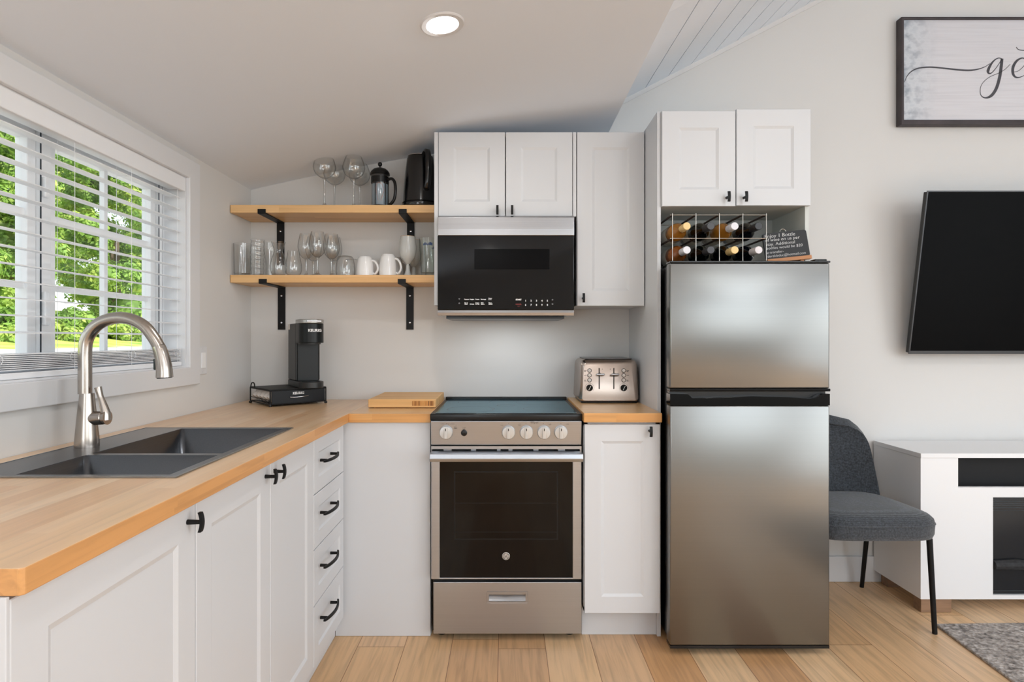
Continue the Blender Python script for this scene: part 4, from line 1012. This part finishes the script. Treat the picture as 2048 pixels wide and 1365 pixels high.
for cx in (718, 852): a = t8(cx, 336); it.append(('v', .006, FR(a[0], ty-.0003, a[1]), dict(bold=.0004)))
join_text(it, DK, tb, 'printed_marks')
# ------------------------------------------------------------------ television, sign
tv = bpy.data.objects.new('television', None); COL.objects.link(tv); tag(tv, 'large black flat television tilted forward on the right wall', 'television')
tv.location = (1.974, 2.945, 1.146); tv.rotation_euler = (math.atan(.128/.757), 0, 0)
H_, W_ = .780, 1.42
TVB = plain('tv_bezel', (66,68,70), .35, .4); SCR = plain('tv_screen', (2,2,3), .4, spec=.06)
MB().box(.004, W_-.004, 0, .028, .004, H_-.004, r=.003).build('cabinet', BLKPL, tv)
mb = MB(); mb.cells([0, .0065, W_-.0065, W_], [0, .0155, H_-.006, H_], lambda i, j: not (i == 1 and j == 1), 'y', -.004, .0005)
mb.build('bezel', TVB, tv, bevel=.001)
MB().box(.0062, W_-.0062, -.0022, -.0002, .0152, H_-.0057).build('screen', SCR, tv)
mbm = MB().box(.5, .9, .0285, .050, .25, .55); mbm.build('wall_mount', BLACK, tv)
mbm = MB().box(.6, .8, .045, .13, .10, .20); 
m, nt, b = newmat('sign_print'); SIGN = m
mp_ = mapping(nt, (9, 3, 12)); nz = N(nt, 'ShaderNodeTexNoise'); nz.inputs['Scale'].default_value = 2.2; nz.inputs['Detail'].default_value = 8
nt.links.new(mp_.outputs[0], nz.inputs['Vector'])
tc = N(nt, 'ShaderNodeTexCoord'); sx = N(nt, 'ShaderNodeSeparateXYZ'); nt.links.new(tc.outputs['Object'], sx.inputs[0])
mr = N(nt, 'ShaderNodeMapRange'); nt.links.new(sx.outputs[0], mr.inputs[0]); mr.inputs[1].default_value = .02; mr.inputs[2].default_value = .19; mr.inputs[3].default_value = 1; mr.inputs[4].default_value = .0
r1 = ramp(nt, nz.outputs['Fac'], [(.35, lin((150,160,172))), (.55, lin((206,212,218))), (.7, lin((190,198,206)))])
mpb = mapping(nt, (1.2, 1, 40)); n2 = N(nt, 'ShaderNodeTexNoise'); n2.inputs['Scale'].default_value = 2.5; n2.inputs['Detail'].default_value = 5; nt.links.new(mpb.outputs[0], n2.inputs['Vector'])
r2 = ramp(nt, n2.outputs['Fac'], [(.3, lin((206,206,211))), (.5, lin((214,213,218))), (.75, lin((217,218,223)))])
mx = N(nt, 'ShaderNodeMix', data_type='RGBA'); nt.links.new(mr.outputs[0], mx.inputs[0]); nt.links.new(r2.outputs[0], mx.inputs[6]); nt.links.new(r1.outputs[0], mx.inputs[7])
nt.links.new(mx.outputs[2], b.inputs['Base Color']); b.inputs['Roughness'].default_value = .6
SF = plain('sign_frame_wood', (58,50,52), .5, var=.35, bscale=9)
sg = thing('wall_sign', 'framed script lettered sign high on the right wall above the television', 'sign', (1.96, 2.98, 2.283))
SW_, SH_ = 1.30, .535
mb = MB(); mb.cells([0, .014, SW_-.014, SW_], [0, .024, SH_-.012, SH_], lambda i, j: not (i == 1 and j == 1), 'y', -.006, .036); mb.build('frame', SF, sg, bevel=.003)
pn = MB().box(.0138, SW_-.0138, .004, .034, .0238, SH_-.0118).build('printed_panel', SIGN, sg)
INK = plain('sign_ink', (66,66,72), .6); mb = MB(); KS = 2.976/1200
def sp_(p): return ((1740+p[0]/4.549-1012)*KS-1.96, 1.22-(p[1]/4.549-678)*KS-2.283)
def w4(l): return [v/4.549*KS for v in l]
strokes = [([(323,743),(345,690),(385,645),(450,615),(560,605),(700,617),(820,630),(920,634),(1000,622),(1060,600),(1100,572)], [3,7,10,12,13,14,15,15,10,6,5]),
 ([(1215,530),(1180,522),(1140,545),(1105,590),(1085,640),(1095,662),(1120,655),(1160,610),(1210,535)], [6,8,12,22,26,14,8,6,5]),
 ([(1213,527),(1205,600),(1190,700),(1160,800),(1115,865),(1060,885),(1020,860),(1015,800),(1040,745),(1100,695),(1180,660),(1240,625),(1288,577)], [24,28,28,28,26,12,6,5,5,5,5,5,4]),
 ([(1310,650),(1360,640),(1415,590),(1430,545),(1400,522),(1350,545),(1315,600),(1312,660),(1335,695),(1375,697),(1430,670),(1480,610)], [4,5,6,8,10,20,26,24,16,8,5,4]),
 ([(1343,420),(1352,436),(1375,448),(1420,452),(1480,445),(1560,425)], [6,6,7,7,8,8]),
 ([(1530,380),(1500,500),(1480,620),(1500,690),(1550,690),(1600,620)], [20,24,24,12,6,4])]
for p, w in strokes: stroke(mb, [sp_(q) for q in p], w4(w), .0039)
mb.build('script_lettering', INK, pn)

# ------------------------------------------------------------------ media console
mc = thing('media_console', 'white media console with electric fireplace under the television', 'console', (2.6, 2.83, 0))
LAC = plain('white_lacquer', (236,236,237), .3)
x0, x1, yf, yb = 1.842, 3.40, 2.665, 3.004
MB().box(x0-.002, x1+.002, yf-.004, yb, .690, .711, r=.0015).build('top', LAC, mc, world=True)
mb = MB(); mb.cells([x0, 2.008, 2.163, 3.08, 3.235, x1], [.062, .080, .515, .560, .6895], lambda i, j: not ((j == 3 and 1 <= i <= 3) or (j == 1 and i == 2)), 'y', yf, yf+.018)
mb.build('front', LAC, mc, world=True)
mb = MB(); mb.box(x0, x0+.018, yf+.0182, yb, .062, .6895); mb.box(x1-.018, x1, yf+.0182, yb, .062, .6895); mb.box(x0+.018, x1-.018, yf+.0182, yb, .062, .08)
mb.build('side', LAC, mc, world=True)
MB().box(x0+.02, x1-.02, yf+.10, yf+.105, .52, .688).build('niche_back', plain('niche_black', (10,11,14), .7), mc, world=True)  # black sheet set back inside the open shelf slot
fp_ = MB().box(2.1635, 3.0795, yf+.012, yf+.10, .0805, .5145)
m, nt, b = newmat('fireplace_glass'); b.inputs['Base Color'].default_value = (.012, .013, .015, 1); b.inputs['Roughness'].default_value = .15
fo = fp_.build('fireplace', m, mc, world=True)
mb = MB(); mb.box(2.165, 3.078, yf+.009, yf+.0118, .465, .468); mb.box(2.165, 3.078, yf+.009, yf+.0118, .453, .455); mb.box(2.165, 3.078, yf+.009, yf+.0118, .093, .097)
for k in range(5): mb.box(2.166, 3.078, yf+.0105, yf+.0118, .475+.008*k, .4785+.008*k)
mb.build('grille', plain('grille_grey', (52,56,60), .4, .3), fo, world=True)
random.seed(5); mb = MB()
for k in range(5):
    xa = 2.17+.18*k; mb.tube([(xa, yf+.006, .20+.02*random.random()), (xa+.1, yf+.004, .215), (xa+.2, yf+.006, .195+.02*random.random())], [.02, .024, .018], 9)
mb.build('log_set', plain('ember_logs', (40,40,42), .8, var=.5, bscale=60, bump=.8), fo, world=True)
for xa, ya in ((x0+.006, yf+.006), (x1-.12, yf+.006)): MB().box(xa, xa+.135, ya, ya+.05, .001, .0615, r=.001).build('foot', WOODF, mc, world=True)
MB().box(x0+.03, x0+.16, yb-.06, yb-.01, .001, .0615).build('foot', WOODF, mc, world=True)

# ------------------------------------------------------------------ chair
m, nt, b = newmat('charcoal_weave'); FAB = m
mpp = mapping(nt, (1, 1, 1)); 
wv = N(nt, 'ShaderNodeTexWave'); wv.inputs['Scale'].default_value = 90; wv.bands_direction = 'Z'; wv.inputs['Distortion'].default_value = 2.5
wv2 = N(nt, 'ShaderNodeTexWave'); wv2.inputs['Scale'].default_value = 90; wv2.bands_direction = 'X'; wv2.inputs['Distortion'].default_value = 2.5
for q in (wv, wv2): nt.links.new(mpp.outputs[0], q.inputs['Vector'])
mm = N(nt, 'ShaderNodeMath', operation='MULTIPLY'); nt.links.new(wv.outputs['Fac'], mm.inputs[0]); nt.links.new(wv2.outputs['Fac'], mm.inputs[1])
nz = N(nt, 'ShaderNodeTexNoise'); nz.inputs['Scale'].default_value = 130; nz.inputs['Detail'].default_value = 3; nt.links.new(mpp.outputs[0], nz.inputs['Vector'])
ra = ramp(nt, mm.outputs[0], [(0, lin((40,44,49))), (.5, lin((66,71,77))), (1, lin((112,117,122)))])
rb = ramp(nt, nz.outputs['Fac'], [(.35, (.55,.56,.58,1)), (.65, (1.35,1.38,1.42,1))])
mx = N(nt, 'ShaderNodeMix', data_type='RGBA', blend_type='MULTIPLY'); mx.inputs[0].default_value = 1
nt.links.new(ra.outputs[0], mx.inputs[6]); nt.links.new(rb.outputs[0], mx.inputs[7]); nt.links.new(mx.outputs[2], b.inputs['Base Color'])
b.inputs['Roughness'].default_value = .9; b.inputs['Sheen Weight'].default_value = .3
bp = N(nt, 'ShaderNodeBump'); bp.inputs['Strength'].default_value = .5; bp.inputs['Distance'].default_value = .002; nt.links.new(mm.outputs[0], bp.inputs['Height']); nt.links.new(bp.outputs[0], b.inputs['Normal'])
ch = thing('dining_chair', 'charcoal fabric chair with thin black legs between fridge and console', 'chair', (1.54, 2.70, 0))
def sup(cx, cy, a, b_, z, n=36, e=.42, fw=1.0):
    out = []
    for k in range(n):
        t = 2*PI*k/n; c, s = math.cos(t), math.sin(t)
        x = a*math.copysign(abs(c)**e, c); y = b_*math.copysign(abs(s)**e, s)
        zz = z(x/a, y/b_) if callable(z) else z
        out.append((cx+x*(1+.06*(-y/b_)), cy+y, zz))
    return out
cx, cy, A_, B_ = 1.542, 2.675, .250, .230
mb = MB()
mb.rings([sup(cx, cy, A_*.90, B_*.90, .388), sup(cx, cy, A_*.97, B_*.97, .392), sup(cx, cy, A_*.995, B_*.995, .410), sup(cx, cy, A_, B_, .438),
          sup(cx, cy, A_*1.005, B_*1.005, .452), sup(cx, cy, A_*.99, B_*.99, .470), sup(cx, cy, A_*.94, B_*.94, .484), sup(cx, cy, A_*.82, B_*.82, .492), sup(cx, cy, A_*.5, B_*.5, .496), sup(cx, cy, A_*.1, B_*.1, .497)])
mb.build('seat', FAB, ch, world=True, smooth=60)
mb = MB()
mb.tube([Vector(p) for p in sup(cx, cy, A_*1.003, B_*1.003, .452)]+[Vector(sup(cx, cy, A_*1.003, B_*1.003, .452)[0])], .003, 6, cap=False); mb.build('piping', FAB, ch, world=True)
P = []; nv, nu = 18, 20
for j in range(nv+1):
    v = j/nv; z = .40+.437*v
    w = .250-.050*v**1.6
    tp_ = max(0, (v-.62)/.38); w *= (1-tp_**3.2)**(1/2.2) if tp_ < 1 else .02
    row = []
    for i in range(nu+1):
        u = i/nu*2-1; yb_ = 2.915+.035*v - .085*abs(u)**2.2*(1-.55*v)
        row.append((1.527+w*u, yb_, z))
    P.append(row)
MB().grid(P).build('backrest', FAB, ch, world=True, smooth=80, solid=.045, bevel=.012, bseg=3)
for sx_ in (-1, 1):
    MB().tube([(cx+sx_*.215, 2.490, .39), (cx+sx_*.229, 2.478, .001)], [.0115, .0095], 14).build('leg', BLACK, ch, world=True, smooth=50)
    MB().tube([(cx+sx_*.190, 2.86, .40), (cx+sx_*.204, 2.945, .001)], [.0115, .0095], 14).build('leg', BLACK, ch, world=True, smooth=50)

# ------------------------------------------------------------------ rug
m, nt, b = newmat('rug_wool'); mpp = mapping(nt, (1, 1, 1))
vo = N(nt, 'ShaderNodeTexVoronoi'); vo.inputs['Scale'].default_value = 70; nt.links.new(mpp.outputs[0], vo.inputs['Vector'])
nz = N(nt, 'ShaderNodeTexNoise'); nz.inputs['Scale'].default_value = 45; nz.inputs['Detail'].default_value = 5; nt.links.new(mpp.outputs[0], nz.inputs['Vector'])
ra = ramp(nt, nz.outputs['Fac'], [(.3, lin((104,98,94))), (.5, lin((160,152,146))), (.7, lin((196,188,182)))])
nt.links.new(ra.outputs[0], b.inputs['Base Color']); b.inputs['Roughness'].default_value = 1
bp = N(nt, 'ShaderNodeBump'); bp.inputs['Strength'].default_value = 1; bp.inputs['Distance'].default_value = .006; nt.links.new(vo.outputs['Distance'], bp.inputs['Height']); nt.links.new(bp.outputs[0], b.inputs['Normal'])
rug = MB(); rug.prism([(1.822, 2.546), (4.2, 2.60), (4.25, .2), (1.66, .2)], 'z', .0008, .011)
tag(rug.build('rug', m, None, bevel=.003), 'grey brown woven rug in front of the media console', 'rug')

# ------------------------------------------------------------------ outdoors seen through the window
m, nt, b = newmat('yard_ground'); mpp = mapping(nt, (1,1,1)); sx = N(nt, 'ShaderNodeSeparateXYZ'); nt.links.new(mpp.outputs[0], sx.inputs[0])
nz = N(nt, 'ShaderNodeTexNoise'); nz.inputs['Scale'].default_value = .8; nz.inputs['Detail'].default_value = 8; nt.links.new(mpp.outputs[0], nz.inputs['Vector'])
ad = N(nt, 'ShaderNodeMath', operation='ADD'); nt.links.new(sx.outputs[0], ad.inputs[0]); nt.links.new(nz.outputs['Fac'], ad.inputs[1])
mr = N(nt, 'ShaderNodeMapRange'); nt.links.new(ad.outputs[0], mr.inputs[0]); mr.inputs[1].default_value = -13.2; mr.inputs[2].default_value = -12.7
gr = ramp(nt, nz.outputs['Fac'], [(.35, lin((120,150,50))), (.6, lin((186,200,90)))])
gv = ramp(nt, nz.outputs['Fac'], [(.3, lin((170,166,156))), (.7, lin((206,204,198)))])
mx = N(nt, 'ShaderNodeMix', data_type='RGBA'); nt.links.new(mr.outputs[0], mx.inputs[0]); nt.links.new(gr.outputs[0], mx.inputs[6]); nt.links.new(gv.outputs[0], mx.inputs[7]); nt.links.new(mx.outputs[2], b.inputs['Base Color']); b.inputs['Roughness'].default_value = .95
P = []
for x, z in ((-1.43, -.25), (-3, -.15), (-6, .35), (-9, .62), (-12, .80), (-15, 1.05), (-22, 2.2), (-32, 3.2), (-60, 5)):
    P.append([(x, y, z+.08*noise.noise(Vector((x*.3, y*.2, 0)))) for y in range(-12, 90, 6)])
struct(MB().grid(P), 'ground', m, smooth=80)
m, nt, b = newmat('leaf_green'); LEAF = m
tc = N(nt, 'ShaderNodeTexCoord'); wn3 = N(nt, 'ShaderNodeTexNoise'); wn3.inputs['Scale'].default_value = 1.4; wn3.inputs['Detail'].default_value = 6; nt.links.new(tc.outputs['Object'], wn3.inputs['Vector'])
ra = ramp(nt, wn3.outputs['Fac'], [(.3, lin((86,124,48))), (.5, lin((136,172,74))), (.7, lin((200,212,112)))])
nt.links.new(ra.outputs[0], b.inputs['Base Color']); b.inputs['Roughness'].default_value = .6
tr = N(nt, 'ShaderNodeBsdfTranslucent'); nt.links.new(ra.outputs[0], tr.inputs[0]); mxs = N(nt, 'ShaderNodeMixShader'); mxs.inputs[0].default_value = .4
nt.links.new(b.outputs[0], mxs.inputs[1]); nt.links.new(tr.outputs[0], mxs.inputs[2]); nt.links.new(mxs.outputs[0], nt.nodes['Material Output'].inputs[0])
BARK = plain('bark', (96,84,70), .9, bump=1, bscale=20)
def tree_mesh(seed, rx, rz, n):
    random.seed(seed); mb = MB(); bm = mb.bm
    clusters = []
    for _ in range(46):
        a = random.uniform(0, 2*PI); h = random.uniform(-1, 1); q = math.sqrt(1-h*h)*random.uniform(.55, 1)
        clusters.append((Vector((rx*q*math.cos(a), rx*q*math.sin(a), rz*h)), random.uniform(.25, .42)*rx))
    for _ in range(n):
        c, r = random.choice(clusters)
        d = Vector((random.gauss(0,1), random.gauss(0,1), random.gauss(0,1))).normalized()*r*random.uniform(.75, 1.05)
        p = c+d; nrm = (d.normalized()+Vector((random.uniform(-.6,.6), random.uniform(-.6,.6), random.uniform(-.2,.9)))).normalized()
        u = nrm.orthogonal().normalized(); u = Matrix.Rotation(random.uniform(0, 6.28), 3, nrm) @ u; v = nrm.cross(u); s = random.uniform(.045, .085)
        bm.faces.new([bm.verts.new(p+u*s*1.5), bm.verts.new(p+v*s*.8), bm.verts.new(p-u*s*1.5), bm.verts.new(p-v*s*.8)])
    for c, r in clusters:
        ico = bmesh.ops.create_icosphere(bm, subdivisions=1, radius=r*.8, matrix=Matrix.Translation(c))
    return mb
trees = [(-19, 22.0, 2.4, 4.8, 'leafy green tree beyond the lawn seen in the left pane of the window'),
 (-18.5, 28.4, 2.4, 4.8, 'leafy green tree beyond the lawn at the right of the right window sash'),
 (-25.5, 31.5, 2.9, 5.6, 'leafy green tree at the left of the right window sash, behind the first row'),
 (-26.0, 39.5, 2.9, 5.6, 'leafy green tree behind the rightmost front tree through the window'),
 (-34.0, 40.0, 3.6, 8.0, 'tall green tree farthest back, behind the window mullion'),
 (-34.0, 49.5, 3.6, 8.0, 'tall green tree farthest back, in the middle of the right window sash')]
for k, (x, y, rx, rz, lab) in enumerate(trees):
    z = 1.75 if x > -22 else (2.4 if x > -30 else 3.2)
    t = thing('tree', lab, 'tree', (x, y, z), 0, 'trees beyond the lawn')
    f_ = tree_mesh(10+k, rx, rz, 24000); f_.bm.transform(Matrix.Translation((0,0,rz*1.12))); f_.build('foliage', LEAF, t)
    MB().tube([(0,0,-.6), (.05,.05,1.5), (0,.1,4.5)], [.22, .17, .10], 12).build('trunk', BARK, t, smooth=60)
for k, (x, y) in enumerate([(-15.8, 19.2), (-15.8, 21.8), (-15.8, 24.6)]):
    t = thing('shrub', ['small round shrub on the lawn seen in the left pane of the window', 'small round shrub on the lawn, left part of the right window sash', 'small round shrub on the lawn, right part of the right window sash'][k], 'shrub', (x, y, 1.15), 0, 'shrubs along the yard edge')
    f_ = tree_mesh(40+k, .8, .5, 4500); f_.bm.transform(Matrix.Translation((0,0,.45))); f_.build('foliage', LEAF, t)
    MB().tube([(0,0,-.3), (0,0,.6)], [.05, .03], 8).build('stem', BARK, t)
